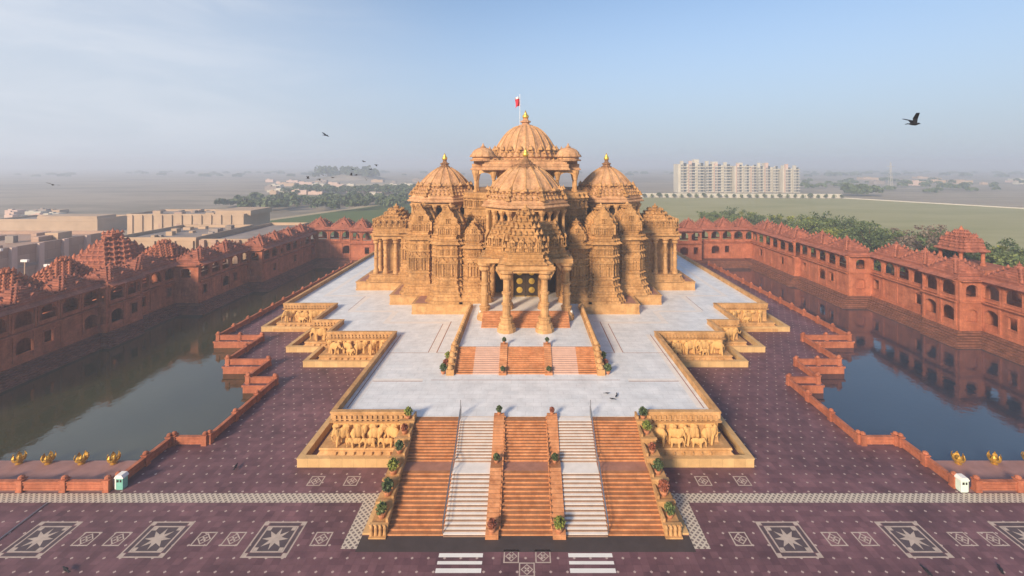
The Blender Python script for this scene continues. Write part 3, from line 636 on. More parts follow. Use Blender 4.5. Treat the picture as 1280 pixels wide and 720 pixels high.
m = MB(); edge_figs(m, core, 10.9, 2.0, 1.35, ribs=4.6); edge_figs(m, core, 14.4, 1.3, 1.35, .8); m.build('wall_figures', 'sand', tp)

def tower(x, y, hx, hy, ztop, zc=17.3, zb=6.1):
    P_ = stepsq(x, CY+y, hx, hy, .42, 2)
    m = MB(); m.stack(P_, mould(zb, zc-.6, int(x*7), 1.3, .26)+EAVE(zc-.6, .75)); o = m.build('spire_bay', 'sand', tp)
    f = MB(); edge_figs(f, P_, 10.9, 2.3, 1.15, 1.15, minlen=.6, ribs=4.9); edge_figs(f, P_, 8.2, 1.0, 1.1, .7, minlen=.6); edge_figs(f, P_, 14.6, 1.2, 1.1, .7, minlen=.6); f.build('carved_figures', 'sand', o)
    H = ztop-zc-.4; t = MB(); z0 = zc+.4; r = min(hx, hy)
    pf = [(z0, -.1), (z0+.08*H, -.1), (z0+.09*H, .05), (z0+.13*H, .05), (z0+.14*H, -.15), (z0+.42*H, -.18), (z0+.43*H, .02), (z0+.47*H, .02), (z0+.48*H, -.22)]
    for i in range(1, 7):
        a = i/6; zz = z0+(.48+.42*a)*H; oo = -.22-(r*.62)*(1-math.cos(a*math.pi/2))-.12*i*.3
        pf += [(zz-.03, oo+.12), (zz, oo-.02)]
    t.stack(P_, pf); tt = t.build('curved_top', 'sand', o)
    k = MB(); edge_figs(k, offset_poly(P_, -.15), z0+.15*H, .95, 1.0, .75, minlen=.5)
    for i in range(1, 6):
        a = i/6; zz = z0+(.48+.42*a)*H; oo = -.22-(r*.62)*(1-math.cos(a*math.pi/2))-.12*i*.3
        bells_on(k, offset_poly(P_, oo-.1), zz-.05, .55, .75)
    zf = z0+.88*H; k.lathe(x, CY+y, [(zf, .5*r), (zf+.2, .52*r), (zf+.35, .3*r), (zf+.45, .36*r), (zf+.65, .34*r), (zf+.75, .15*r), (zf+1.2, .03)], 12)
    k.build('roof_bells', 'sand', o)
    # tall pediment standing on the front face
    if y < 0:
        g_ = MB(); yf = CY+y-hy+.35; pts = [(-hx*.8, z0+.14*H), (hx*.8, z0+.14*H), (hx*.8, z0+.42*H), (hx*.62, z0+.5*H), (hx*.62, z0+.62*H), (hx*.4, z0+.7*H), (hx*.36, z0+.8*H), (hx*.14, z0+.9*H), (0, z0+1.04*H)]
        pts += [(-a, b) for a, b in reversed(pts[2:-1])]
        g_.prism_xz([(x+a, b) for a, b in pts], yf-.25, yf+.9)
        for s in (-1, 0, 1):
            figure(g_, x+s*hx*.5, yf-.25, z0+.16*H, .95, (0, -1), .75)
        figure(g_, x, yf-.25, z0+.5*H, .7, (0, -1), .8)
        g_.build('pediment', 'sand', o)
for s in (-1, 1):
    for sy in (-1, 1):
        tower(s*14.4, sy*17.0, 2.85, 3.1, 23.7)
        tower(s*20.7, sy*11.6, 2.8, 3.1, 23.5)
        if sy < 0: tower(s*9.6, -17.8, 2.0, 2.3, 20.6, 16.6)
# octagonal mandapa roofs
def mandapa(x, y, z, name='hall_dome', R_=8.0, nk=1.0, rk=.70, tiers=4):
    c = (x, CY+y); P8 = octa(c[0], c[1], R_)
    d = MB(); inner = octa(c[0], c[1], R_*.74); d.stack(inner, [(16.9, .1), (z-.5, .1)]); dr = d.build('drum', 'sandplain', tp)
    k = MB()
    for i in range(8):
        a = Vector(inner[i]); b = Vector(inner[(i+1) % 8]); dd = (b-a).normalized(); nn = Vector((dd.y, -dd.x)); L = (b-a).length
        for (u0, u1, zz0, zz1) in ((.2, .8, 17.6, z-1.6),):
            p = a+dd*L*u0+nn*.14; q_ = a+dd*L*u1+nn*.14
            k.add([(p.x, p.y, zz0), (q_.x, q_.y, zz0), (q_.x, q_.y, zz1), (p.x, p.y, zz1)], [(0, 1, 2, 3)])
    k.build('opening', 'dark', dr, recalc=False)  # flat black panels on the drum, painted as shade inside openings
    cl = MB()
    for i in range(8):
        a = Vector(octa(c[0], c[1], R_*.90)[i]); b = Vector(octa(c[0], c[1], R_*.90)[(i+1) % 8])
        for u in (0, .33, .67):
            p = a.lerp(b, u); cl.lathe(p.x, p.y, [(16.9, .5), (17.6, .5), (17.7, .32), (19, .3), (19.1, .4), (19.3, .3), (z-1.8, .28), (z-1.6, .4), (z-1.2, .62), (z-.9, .66)], 8)
            if u: figure(cl, p.x, p.y, 17.6, 1.6, tuple((p-Vector(c)).normalized()), .7)
    cl.stack(octa(c[0], c[1], R_*.90), [(z-.9, .35), (z-.45, .35), (z-.45, -.9)], cap=False)
    cl.stack(octa(c[0], c[1], R_*.93), [(16.9, .2), (17.4, .25), (17.45, -.3), (17.45, -.8)], cap=False)
    cl.build('column_ring', 'sandplain', dr)
    r = MB(); zz = z
    r.stack(P8, [(zz-.45, -.6), (zz-.3, .35), (zz-.12, .4), (zz+.3, -.15), (zz+.35, .05), (zz+.55, .05), (zz+.6, -.3)], cap=False)
    n = tiers; pf = []; bl = MB(); st_ = (1-rk)*R_*.95/n; dz_ = (2.9 if n == 4 else 2.3)/n
    for i in range(n):
        o0 = -.3-st_*i; z0 = zz+.6+dz_*i
        pf += [(z0, o0), (z0+.5, o0-.12), (z0+.55, o0-.02), (z0+.66, o0-.02), (z0+.7, o0-.6)]
        bells_on(bl, offset_poly(P8, o0-.25), z0+.5, .78-.05*i, .98-.06*i)
        if i < 3:
            for j in range(8):                    # larger bells on the ribs
                p = offset_poly(P8, o0-.1)[j]; bell(bl, p[0], p[1], z0+.35, 1.15)
    r.stack(P8, pf, cap=True)
    ro = r.build(name, 'sandroof', tp); bl.build('roof_bells', 'sand', ro)
    rd = R_*rk; zd = zz+.5+dz_*n-.1; m = MB(); pr = []; Hd = zz+7.2-zd
    for i in range(13):
        a = i/12; pr.append((zd+Hd*a*.97, rd*(1-a*.93)**(.50 if nk > 1 else .56)))
    m.lathe(c[0], c[1], [(zd-.5, rd*1.0), (zd-.1, rd*1.05)]+pr, 96, 16, .07); m.build('ribbed_dome', 'sandroof', ro, smooth=True)
    k = MB().stack(octa(c[0], c[1], rd*1.05, 16), [(zd-.2, -.1), (zd-.1, .1), (zd+.1, .1), (zd+.15, -.1)], cap=False)
    for i in range(16):
        a = 2*math.pi*i/16
        for (z1, r1), (z2, r2) in zip(pr, pr[1:]): k.tube((c[0]+r1*1.03*math.cos(a), c[1]+r1*1.03*math.sin(a), z1), (c[0]+r2*1.03*math.cos(a), c[1]+r2*1.03*math.sin(a), z2), .13, .1, 5)
        bell(k, c[0]+rd*1.08*math.cos(a), c[1]+rd*1.08*math.sin(a), zd-.1, .9)
    k.build('dome_rib', 'sandplain', ro)
    zt = zd+Hd-.15; k = MB()
    k.lathe(c[0], c[1], [(zt-.55*nk, 1.5*nk), (zt-.3*nk, 1.75*nk), (zt-.1, 1.55*nk), (zt+.1, 1.15*nk), (zt+.3, 1.2*nk), (zt+.4, .85*nk), (zt+.7, .8*nk), (zt+.8, 1.0), (zt+1.0, 1.02), (zt+1.15, .6), (zt+1.5, .4), (zt+1.7, .45)], 24, 12, .1)
    for i in range(12):
        a = math.pi*i/6; bell(k, c[0]+1.6*nk*math.cos(a), c[1]+1.6*nk*math.sin(a), zt-.5*nk, .7*nk); k.build('neck', 'sandroof', ro)
    k = MB(); zk = zt+1.65
    k.lathe(c[0], c[1], [(zk, .3), (zk+.1, .48), (zk+.45, .62), (zk+.85, .5), (zk+1.05, .25), (zk+1.15, .34), (zk+1.3, .2), (zk+1.75, .03)], 14); k.build('gold_finial', 'gold', ro, smooth=True)
    return ro
mandapa(0, -18, 24.2, R_=8.3, nk=1.55, rk=.80, tiers=3); mandapa(-18.5, 0, 23.7); mandapa(18.5, 0, 23.7); mandapa(0, 18, 23.7)
# central block with kiosks and the main dome
B = stepsq(0, CY, 12.6, 12.6, .16, 2)
MB().stack(B, [(16.9, 0), (18, 0), (18.05, .15), (18.3, .15), (18.35, 0), (22.6, 0), (22.65, .25), (22.9, .2), (22.95, 0), (24.6, 0), (24.65, .35), (24.85, .4), (25.2, .1), (25.8, .1)]).build('central_block', 'sand', tp)
m = MB(); edge_figs(m, B, 18.6, 1.7, 1.3, 1.0, ribs=2.4); edge_figs(m, B, 23.0, 1.1, 1.2, .8); m.build('block_figures', 'sand', tp)
cd = MB().stack(octa(0, CY, 6.4, 8), [(25.7, .6), (26.2, .6), (26.3, 0), (30.4, 0)]).build('central_drum', 'sand', tp)
for s in (-1, 1):
    for sy in (-1, 1):
        k = MB()
        for dx, dy in (((0, 0), (-3.7, 0), (0, -3.5)) if sy < 0 else ((-3.7, 0), (-3.7, -3.5))):
            x = s*(10.3+dx); y = CY+sy*(10.1+dy)
            k.lathe(x, y, [(25.8, .5), (26.2, .5), (26.3, .34), (28.2, .3), (28.3, .42), (28.6, .42), (29.3, .6), (29.7, .75), (30.3, .8)], 8)
        # arches between the kiosk pillars
        for hor in (0, 1):
            for off in (0, -3.5):
                arc = []
                for i in range(9):
                    a = math.pi*i/8; arc.append((1.6*math.cos(a), 28.6+1.2*math.sin(a)))
                pts = arc+[(-1.6, 30.3), (1.6, 30.3)]
                if sy > 0 or (hor == 0 and off): continue
                if hor == 0: k.prism_xz([(s*8.45+a, b) for a, b in pts], CY+sy*(10.1+off)-.3, CY+sy*(10.1+off)+.3)
                else: k.prism_yz([(CY+sy*8.35+a, b) for a, b in pts], s*(10.1+off)-.3, s*(10.1+off)+.3)
        k.build('corner_kiosk', 'sandplain', tp)
SL = stepsq(0, CY, 11.0, 11.0, .22, 1)
ts = MB().stack(SL, [(30.3, -.2), (30.35, .5), (30.5, .55), (31.0, .1), (31.05, .25), (31.6, .25), (31.65, -.1), (32.2, -.1), (32.25, .05), (32.4, .05), (32.4, -.5)], bottom=True).build('top_cornice', 'sandroof', tp)
bl = MB(); bells_on(bl, offset_poly(SL, -.2), 32.35, .6, .9); bl.build('cornice_bells', 'sand', ts)
D8 = octa(0, CY, 7.6, 16)
mdn = MB().stack(D8, [(32.0, .4), (32.6, .4), (32.7, -.1), (33.0, -.1), (33.1, .25), (33.3, .3), (33.6, -.2), (34, -.25)]).build('dome_base', 'sandroof', tp)
bl = MB(); bells_on(bl, offset_poly(D8, .1), 33.2, .9, 1.3); bells_on(bl, offset_poly(D8, -.35), 34.0, 1.0, 1.5); bl.build('base_bells', 'sand', mdn)
pr = [];
for i in range(15):
    a = i/14; pr.append((34.2+6.0*a, 7.0*(1-a*.96)**.40))
md = MB().lathe(0, CY, [(33.8, 6.6), (34.0, 7.1)]+pr, 128, 20, .06).build('main_dome', 'sandroof', tp, smooth=True)
k = MB()
for i in range(20):
    a = 2*math.pi*i/20
    for (z1, r1), (z2, r2) in zip(pr, pr[1:]): k.tube((r1*1.03*math.cos(a), CY+r1*1.03*math.sin(a), z1), (r2*1.03*math.cos(a), CY+r2*1.03*math.sin(a), z2), .13, .1, 5)
    a += math.pi/20
    for zz, rr, sc in ((34.6, 7.1, 1.3),): bell(k, rr*math.cos(a), CY+rr*math.sin(a), zz, sc)
k.build('dome_rib', 'sandplain', md)
MB().lathe(0, CY, [(39.9, 1.4), (40.2, 1.7), (40.5, 1.5), (40.6, .9), (41.0, .8), (41.1, 1.15), (41.4, 1.15), (41.6, .7), (42, .5)], 24, 12, .1).build('neck', 'sandroof', md)
MB().lathe(0, CY, [(41.9, .35), (42.0, .6), (42.4, .78), (42.8, .62), (43.0, .3), (43.1, .4), (43.3, .25), (43.9, .03)], 14).build('gold_finial', 'gold', md, smooth=True)
fp = MB().tube((-1.3, CY, 40.2), (-1.3, CY, 47.6), .07, .04).build('flagpole', 'metal', md)
f = MB()
nx, nz = 8, 5
for j in range(nz+1):
    for i in range(nx+1):
        u = i/nx; f.v.append((-1.35-1.0*u+.1*math.sin(j), CY+.25*math.sin(u*7+j*.6), 44.9+2.1*j/nz-.5*u*u*(1-j/nz*.6)))
for j in range(nz):
    for i in range(nx): f.f.append((j*(nx+1)+i, j*(nx+1)+i+1, (j+1)*(nx+1)+i+1, (j+1)*(nx+1)+i))
f2 = MB(); f2.v = list(f.v); f2.f = [q_ for q_ in f.f if q_[0] >= 4*(nx+1)]; f1 = MB(); f1.v = list(f.v); f1.f = [q_ for q_ in f.f if q_[0] < 4*(nx+1)]
fo = f1.build('flag', 'flagred', md, recalc=False); f2.build('white_stripe', 'flagwhite', md, recalc=False)
for s in (-1, 1):
    for sy in (-1, 1):
        x, y = s*8.9, CY+sy*8.9
        ko = MB().lathe(x, y, [(32.2, 2.6), (32.5, 2.7), (32.6, 2.2), (33.0, 2.2), (33.1, 2.75), (33.3, 2.7), (33.5, 2.45), (34.1, 2.2), (34.6, 1.7), (34.95, 1.0), (35.05, .5), (35.2, .6), (35.35, .3), (36.0, .04)], 32, 12, .05).build('corner_cupola', 'sandroof', tp)
        bl = MB().stack(octa(x, y, 2.6, 16), [(33.05, 0), (33.15, .12), (33.25, 0)], cap=False)
        for i in range(12):
            a = math.pi*i/6; bell(bl, x+2.55*math.cos(a), y+2.55*math.sin(a), 33.1, .6)
        bl.build('cupola_bells', 'sand', ko)

# porticos: stepped bell roofs on carved columns
def column(m, x, y, z0, z1, r=.55, base=1.2):
    H = z1-z0
    P_ = octa(x, y, 1.0, 8)
    m.lathe(x, y, [(z0, base), (z0+.06*H, base), (z0+.065*H, base*.9), (z0+.13*H, base*.82), (z0+.14*H, base*.66), (z0+.2*H, base*.62), (z0+.21*H, base*.72), (z0+.23*H, base*.7), (z0+.24*H, r*1.05), (z0+.42*H, r), (z0+.43*H, r*1.25), (z0+.46*H, r*1.25), (z0+.47*H, r*.95),
                   (z0+.6*H, r*.92), (z0+.61*H, r*1.2), (z0+.64*H, r*1.2), (z0+.65*H, r*.85), (z0+.84*H, r*.82), (z0+.85*H, r*1.1), (z0+.88*H, r*1.5), (z0+.9*H, r*1.5), (z0+.93*H, r*1.2), (z0+.96*H, r*1.9), (z1, r*2.0)], 12, rot=math.pi/12)
def steproof(x, y, hx, hy, z0, ztop, n, name='stepped_roof', par=None, apex=.9, k=.2, fig=True):
    P_ = stepsq(x, y, hx, hy, k, 1); r = min(hx, hy); pf = [(z0, -.4), (z0+.05, .55), (z0+.18, .6), (z0+.6, 0), (z0+.65, .15), (z0+.95, .15), (z0+1.0, -.05), (z0+1.6, -.05), (z0+1.62, .12), (z0+1.8, .12)]
    H = ztop-z0-1.8; bl = MB()
    for i in range(n):
        a = i/n; o0 = -(r-apex)*(a**1.12)-.12; z = z0+1.8+H*a; h = H/n
        pf += [(z, o0), (z+h*.65, o0-.08), (z+h*.68, o0+.06), (z+h*.82, o0+.06)]
        Pq = offset_poly(P_, o0-.12*r/n)
        bells_on(bl, Pq, z+h*.7, min(.85, h*.8), .8)
    m = MB().stack(P_, pf, bottom=True); o = m.build(name, 'sand', par or tp)
    if fig: edge_figs(bl, P_, z0+2.0, min(1.3, H*.3), 1.1, .7)
    bl.lathe(x, y, [(ztop-.3, apex*1.1), (ztop, apex*1.15), (ztop+.2, apex*.6), (ztop+.35, apex*.75), (ztop+.6, apex*.7), (ztop+.75, apex*.3), (ztop+1.3, .03)], 16)
    bl.build('roof_bells', 'sand', o); return o
for s in (-1, 1):
    m = MB(); column(m, s*2.9, 69.2, 6.2, 15.5, .62, 1.45); m.build('column', 'sandplain', tp)
    m = MB(); column(m, s*6.7, 74.6, 6.2, 15.5, .62, 1.3); m.build('column', 'sandplain', tp)
    m = MB(); column(m, s*6.7, 79.0, 7.7, 15.5, .55, 1.1); m.build('column', 'sand', tp)
    m = MB(); column(m, s*2.9, 75.2, 7.7, 15.5, .5, .95); m.build('column', 'sand', tp)
lt = MB().box(-4.2, 4.2, 68.2, 76, 15.5, 16.4).box(-4.45, 4.45, 67.95, 68.4, 15.75, 16.2).box(-7.7, 7.7, 73.7, 84, 15.5, 16.2)
lt.box(-3.0, 3.0, 68.6, 69.6, 15.1, 15.5)
lt.build('lintel', 'sandplain', tp)
# scalloped brackets under the lintel, one part each
for s in (-1, 1):
    for (bx, by) in ((3.7, 69.2), (5.8, 74.6)):
        MB().prism_xz([(s*bx, 15.5), (s*(bx+.9) if bx < 5 else s*(bx-1.1), 15.5), (s*(bx+.5) if bx < 5 else s*(bx-.6), 14.9), (s*bx, 14.0)], by-.25, by+.25).build('bracket', 'sandplain', tp)
steproof(0, 72.0, 3.35, 3.6, 16.4, 24.0, 6)
steproof(0, 79.3, 6.6, 4.6, 16.2, 21.6, 5, apex=3.0)
# porch floor, back wall, door and a black sheet painted as shade in the side recesses
MB().box(-7.6, 7.6, 74.0, 86.5, 6.0, 7.7).build('porch_floor', 'marble', tp)
m = MB(); m.box(-7.8, -5.6, 81.4, 86.4, 7.7, 16.2).box(5.6, 7.8, 81.4, 86.4, 7.7, 16.2).box(-5.6, 5.6, 81.4, 86.4, 14.2, 16.2).box(-3.2, -2.2, 81.4, 84, 7.7, 14.2).box(2.2, 3.2, 81.4, 84, 7.7, 14.2).box(-2.2, 2.2, 81.4, 84, 13.1, 14.2)
m.build('porch_wall', 'sand', tp)
MB().box(-5.6, 5.6, 84.6, 84.8, 7.7, 14.2).build('recess_shade', 'dark', tp)
dr = MB().box(-2.2, -.04, 81.9, 82.05, 7.7, 13.1).box(.04, 2.2, 81.9, 82.05, 7.7, 13.1).build('door', 'door', tp)
for s in (-1, 1):
    for i, zz in enumerate((8.9, 10.5, 12.1)):
        k = MB(); n = 14; r = .55
        k.v = [(s*1.1, 81.78, zz)]+[(s*1.1+r*math.cos(2*math.pi*i/n), 81.88, zz+r*math.sin(2*math.pi*i/n)) for i in range(n)]+[(s*1.1+r*math.cos(2*math.pi*i/n), 81.9, zz+r*math.sin(2*math.pi*i/n)) for i in range(n)]
        k.f = [(0, i+1, (i+1) % n+1) for i in range(n)]+[(i+1, (i+1) % n+1, (i+1) % n+n+1, i+n+1) for i in range(n)]
        k.build('gold_boss', 'gold', dr)
    MB().box(s*1.1-.95, s*1.1+.95, 81.86, 81.9, 7.75, 7.85).build('gold_trim', 'gold', dr); MB().box(s*1.1-.95, s*1.1+.95, 81.86, 81.9, 12.9, 13.0).build('gold_trim', 'gold', dr)
MB().prism_yz([(70.4, 6.19)]+stair_prof(70.4, 74.0, 6.2, 7.7, 10)[1:]+[(74.0, 6.19)], -6.9, 6.9).build('porch_steps', 'redstair', tp)
# side porticos
for s in (-1, 1):
    MB().stack(stepsq(s*29.6, CY, 4.2, 5.0, .15, 1), [(6.1, .9), (6.4, .9), (6.5, .6), (7.2, .3), (7.3, .45), (7.5, .4), (7.6, 0)]).build('portico_base', 'sand', tp)
    for xx in (-3.2, -1.1, 1.1, 3.2):
        for yy in (-4.2, 4.2):
            m = MB(); column(m, s*29.6+xx, CY+yy, 7.6, 15.3, .42, .62); m.build('column', 'sandplain', tp)
    for yy in (-1.4, 1.4):
        m = MB(); column(m, s*32.8, CY+yy, 7.6, 15.3, .42, .62); m.build('column', 'sandplain', tp)
    MB().box(s*29.6-3.9, s*29.6+3.9, CY-4.9, CY+4.9, 15.3, 15.9).build('lintel', 'sandplain', tp)
    MB().box(s*29.6-3.5, s*29.6+3.5, CY-1.2, CY+1.2, 7.6, 15.3).build('inner_wall', 'sandplain', tp)
    steproof(s*29.6, CY, 4.0, 4.9, 15.9, 21.4, 5)

# upper platform and its stairs
up = thing('upper_stairs', 'short rust coloured flight with pink middle strips leading up to the temple porch', 'stairs', (0, 62, 4.2))
MB().box(-9.5, 9.5, 63.3, 83.2, 4.19, 6.2).build('platform', 'tiles', up)
pf = [(59.2, 4.19)]+stair_prof(59.2, 63.28, 4.2, 6.2, 13)[1:]+[(63.28, 4.19)]
for x0, x1, mt in ((-9.3, -6.9, 'redstair'), (-6.9, -3.5, 'landing2'), (-2.5, 2.5, 'redstair'), (3.5, 6.9, 'landing2'), (6.9, 9.3, 'redstair')):
    if mt == 'landing2' and mt not in M: M[mt] = mat('pink_marble', (.52, .34, .27), .6, .12, 1, .004, 8)
    MB().prism_yz(pf, x0, x1).build('flight', mt, up)
for s in (-1, 1):
    a, c = sorted((s*2.5, s*3.5)); MB().prism_yz([(58.9, 4.2), (58.9, 4.45), (59.5, 4.6), (63.2, 6.4), (63.9, 6.5), (63.9, 4.2)], a, c).build('dividing_wall', 'redstair', up)
    a, c = sorted((s*9.3, s*10.3)); m = MB()
    for i in range(5): m.box(a, c, 58.8+.95*i, 58.8+.95*(i+1), 4.2, 4.9+.42*i); m.lathe(s*9.8, 59.2+.95*i, [(4.9+.42*i, .3), (5.0+.42*i, .4), (5.3+.42*i, .3), (5.5+.42*i, .05)], 10)
    m.build('side_wall', 'sandplain', up)
    m = MB(); m.box(a, c, 63.55, 81, 4.2, 6.25); x = 63.9
    m.box(a+.1, c-.1, 63.6, 81, 6.25, 6.6)
    while x < 81: m.lathe(s*9.8, x, [(6.6, .28), (6.7, .36), (6.95, .25), (7.1, .04)], 8); x += .9
    m.build('low_parapet', 'sandplain', up)
    for j, (y, zz, nm) in enumerate(((59.1, 4.45, 'at the foot'), (63.6, 6.5, 'at the top'))):
        place_pot(2, (s*3.0, y, zz), .65, 'small dark potted plant %s of the %s dividing wall, upper stairs' % (nm, 'left' if s < 0 else 'right'), 'pots on the upper stairs')
    for j in range(3):
        k = (2, 1, 0)[j]; place_pot(k, (s*10.75, 59.3+1.9*j, 4.2), 1.0, '%s on the terrace, %s of three beside the upper stairs, %s' % (kinds[k][1], ordn(j+1), 'left' if s < 0 else 'right'), 'pots beside the upper stairs')

# ---------------------------------------------------------------- galleries round the ponds
BW = 3.7; GD = 6.2
def arch_pts(w, zs, rise, n=8): return [(w*math.cos(math.pi*i/n), zs+rise*math.sin(math.pi*i/n)**.85) for i in range(n+1)]
def arch_wall(m, y0, y1, z0, zs, z1, w, rise, W=BW, sill=None):
    # bay centred on x=0; wall between y0,y1; opening half width w from z0(sill) to spring zs
    m.box(-W/2, -w, y0, y1, z0, z1).box(w, W/2, y0, y1, z0, z1)
    m.prism_xz(arch_pts(w, zs, rise)+[(-w, z1), (w, z1)], y0, y1)
# local frame: +x along the wall, -y towards the pond (front face at y=0), origin at walkway level z=0
def proto_part(m, name, mt): 
    o = m.build(name, mt); COL.objects.unlink(o); return o.data
a = MB(); arch_wall(a, 0, .3, 6.25, 7.6, 9.3, 1.38, 1.25); a.box(-BW/2, BW/2, 0, .3, 5.6, 6.25); a.box(-1.4, 1.4, -.14, 0, 6.2, 6.34)
for sx in (-1, 1): a.box(sx*1.62-.16, sx*1.62+.16, -.13, 0, 5.6, 9.2); a.box(sx*1.6-.22, sx*1.6+.22, -.2, -.13, 8.6, 8.85)
for i in range(5): a.prism_yz([(0, 9.0), (0, 9.3), (-.6, 9.3), (-.6, 9.2)], -1.5+.75*i-.09, -1.5+.75*i+.09)
PR_arch = proto_part(a, 'arched_bay', 'red')
a = MB(); arch_wall(a, GD-.4, GD, 6.1, 7.7, 9.3, 1.2, 1.1); a.box(-BW/2, BW/2, GD-.4, GD, 5.6, 6.1); PR_back = proto_part(a, 'back_bay', 'red')
a = MB(); a.box(-BW/2, BW/2, GD-.4, GD, -.02, 5.3); PR_backlow = proto_part(a, 'back_wall', 'red')
a = MB(); arch_wall(a, 0, .5, 6.3, 7.5, 9.3, .72, .6); a.box(-BW/2, BW/2, 0, .5, 5.6, 6.3); a.box(-.95, .95, -.2, 0, 6.1, 6.3)
for sx in (-1, 1): a.box(sx*1.3-.3, sx*1.3+.3, -.2, 0, 5.6, 9.2)
PR_arch2 = proto_part(a, 'narrow_bay', 'red')
a = MB(); a.box(-BW/2, BW/2, 0, .5, -.02, 5.3); a.box(-BW/2, BW/2, -.15, 0, .0, .5); a.box(-1.75, -1.5, -.12, 0, .5, 5.2)
PR_low = proto_part(a, 'plain_bay', 'red')
a = MB(); a.box(-BW/2, -.7, 0, .3, -.02, 5.3).box(.7, BW/2, 0, .3, -.02, 5.3).box(-.7, .7, 0, .3, -.02, 2.0).box(-.7, .7, 0, .3, 4.2, 5.3); a.box(-BW/2, BW/2, -.15, 0, .0, .5)
a.box(-.9, .9, -.15, 0, 1.85, 2.0).box(-.9, .9, -.25, 0, 4.2, 4.4).box(-.9, -.7, -.1, 0, 2.0, 4.2).box(.7, .9, -.1, 0, 2.0, 4.2)
PR_lowwin = proto_part(a, 'window_bay', 'red')
a = MB(); arch_wall(a, 0, .3, 1.6, 3.1, 5.3, 1.25, 1.1); a.box(-BW/2, BW/2, 0, .3, -.02, 1.6); a.box(-BW/2, BW/2, -.15, 0, .0, .5)
for sx in (-1, 1): a.box(sx*1.5-.2, sx*1.5+.2, -.16, 0, .5, 5.2)
PR_lowarch = proto_part(a, 'lower_arched_bay', 'red')
# pyramid roof: stepped courses with a curved line, ribs and finial
def pyr(h=3.2, w=3.15, d=3.0):
    m = MB(); P_ = stepsq(0, GD/2, w, d, .22, 1); pf = [(10.0, 0), (10.3, 0), (10.33, .14), (10.5, .14)]
    n = 6
    for i in range(n):
        a_ = i/n; o0 = -(min(w, d)-.45)*(a_**1.08)-.1; z = 10.5+(h-1.0)*a_
        pf += [(z, o0), (z+.30, o0-.12), (z+.31, o0-.02), (z+.39, o0-.04)]
    m.stack(P_, pf)
    zt = pf[-1][0]; m.lathe(0, GD/2, [(zt-.2, .7), (zt+.02, .6), (zt+.2, .28), (zt+.3, .38), (zt+.45, .34), (zt+.55, .12), (zt+1.0, .02)], 10)
    for sx in (-1, 1):                             # ridged corners and small pediments on the slopes
        m.prism_yz([(GD/2-.8, 10.5), (GD/2+.8, 10.5), (GD/2+.6, 11.0), (GD/2, 11.6), (GD/2-.6, 11.0)], min(sx*w*.5, sx*w*.9), max(sx*w*.5, sx*w*.9))
        y = GD/2+sx*d*.9; m.prism_xz([(-.8, 10.5), (.8, 10.5), (.6, 11.0), (0, 11.6), (-.6, 11.0)], min(y, GD/2+sx*d*.5), max(y, GD/2+sx*d*.5))
        for sy in (-1, 1):
            for q_ in range(5):
                a_ = q_/5; rr = 1-a_*.8; z = 10.5+(h-1.0)*a_; m.lathe(sx*w*.88*rr, GD/2+sy*d*.88*rr, [(z, .26), (z+.2, .3), (z+.4, .2), (z+.7, .03)], 6)
    return m
PR_pyr = proto_part(pyr(), 'pyramid_roof', 'redroof')
def gallery(label, runs, cat='gallery'):
    """runs: (x0,y0,x1,y1,options): wall face line, the pond on the right hand side when walking from 0 to 1"""
    x0, y0 = runs[0][0], runs[0][1]
    t = thing('gallery', label, cat, (x0, y0, .5), 'red stone galleries round the ponds')
    o0 = Vector((x0, y0, 0))
    for run in runs:
        ax, ay, bx, by, low = run; d = Vector((bx-ax, by-ay)); L = d.length; d.normalize(); rz = math.atan2(d.y, d.x)
        nb = max(1, round(L/BW)); sc = L/nb/BW
        def put(data, name, u, z=0, sx=1):
            o = bpy.data.objects.new(name, data); COL.objects.link(o); o.parent = t
            o.location = (ax+d.x*u-x0, ay+d.y*u-y0, z); o.rotation_euler[2] = rz; o.scale = (sx, 1, 1); return o
        for i in range(nb):
            u = (i+.5)*BW*sc; nar = low.get('narrow', 0) and (i % 3 == 2)
            put(PR_arch2 if nar else PR_arch, 'narrow_bay' if nar else 'arched_bay', u, 0, sc)
            put(PR_back, 'back_bay', u, 0, sc); put(PR_backlow, 'back_wall', u, 0, sc)
            k = low.get('pat', 'pwp')[i % len(low.get('pat', 'pwp'))]
            put({'p': PR_low, 'w': PR_lowwin, 'a': PR_lowarch}[k], {'p': 'plain_bay', 'w': 'window_bay', 'a': 'lower_arched_bay'}[k], u, 0, sc)
        npy = max(1, round(L/7.4))
        if not low.get('nopyr'):
            for i in range(npy): put(PR_pyr, 'pyramid_roof', (i+.5)*L/npy, 0, L/npy/7.4)
        # continuous slabs, string course, eave: built in local coordinates
        def loc(m, name, mt):
            o = m.build(name, mt); o.parent = t; o.location = (ax-x0, ay-y0, 0); o.rotation_euler[2] = rz; return o
        e0 = low.get('e0', 0); e1 = L+low.get('e1', 0)
        loc(MB().box(0, L, -.02, GD+.02, 5.3, 5.6).box(e0, e1, -.6, -.02, 5.3, 5.48).box(e0, e1, -.3, -.02, 5.05, 5.3).box(e0, e1, -.08, -.02, .6, 5.1) if False else MB().box(e0, e1, -.6, -.02, 5.3, 5.48).box(e0, e1, -.3, -.02, 5.05, 5.3), 'floor_band', 'red')
        loc(MB().box(0, L, .0, GD, 9.3, 10.0).prism_yz([(-.0, 9.75), (-1.0, 9.35), (-1.05, 9.45), (-.0, 9.95)], e0, e1).prism_yz([(GD, 9.75), (GD+1.0, 9.35), (GD+1.05, 9.45), (GD, 9.95)], e0, e1).box(0, L, .05, .35, 10.0, 10.35), 'eave', 'redroof')
        # end walls
        loc(MB().box(0, .4, .5, GD-.4, 0, 5.3), 'end_wall', 'red'); loc(MB().box(L-.4, L, .5, GD-.4, 0, 5.3), 'end_wall', 'red')
    return t
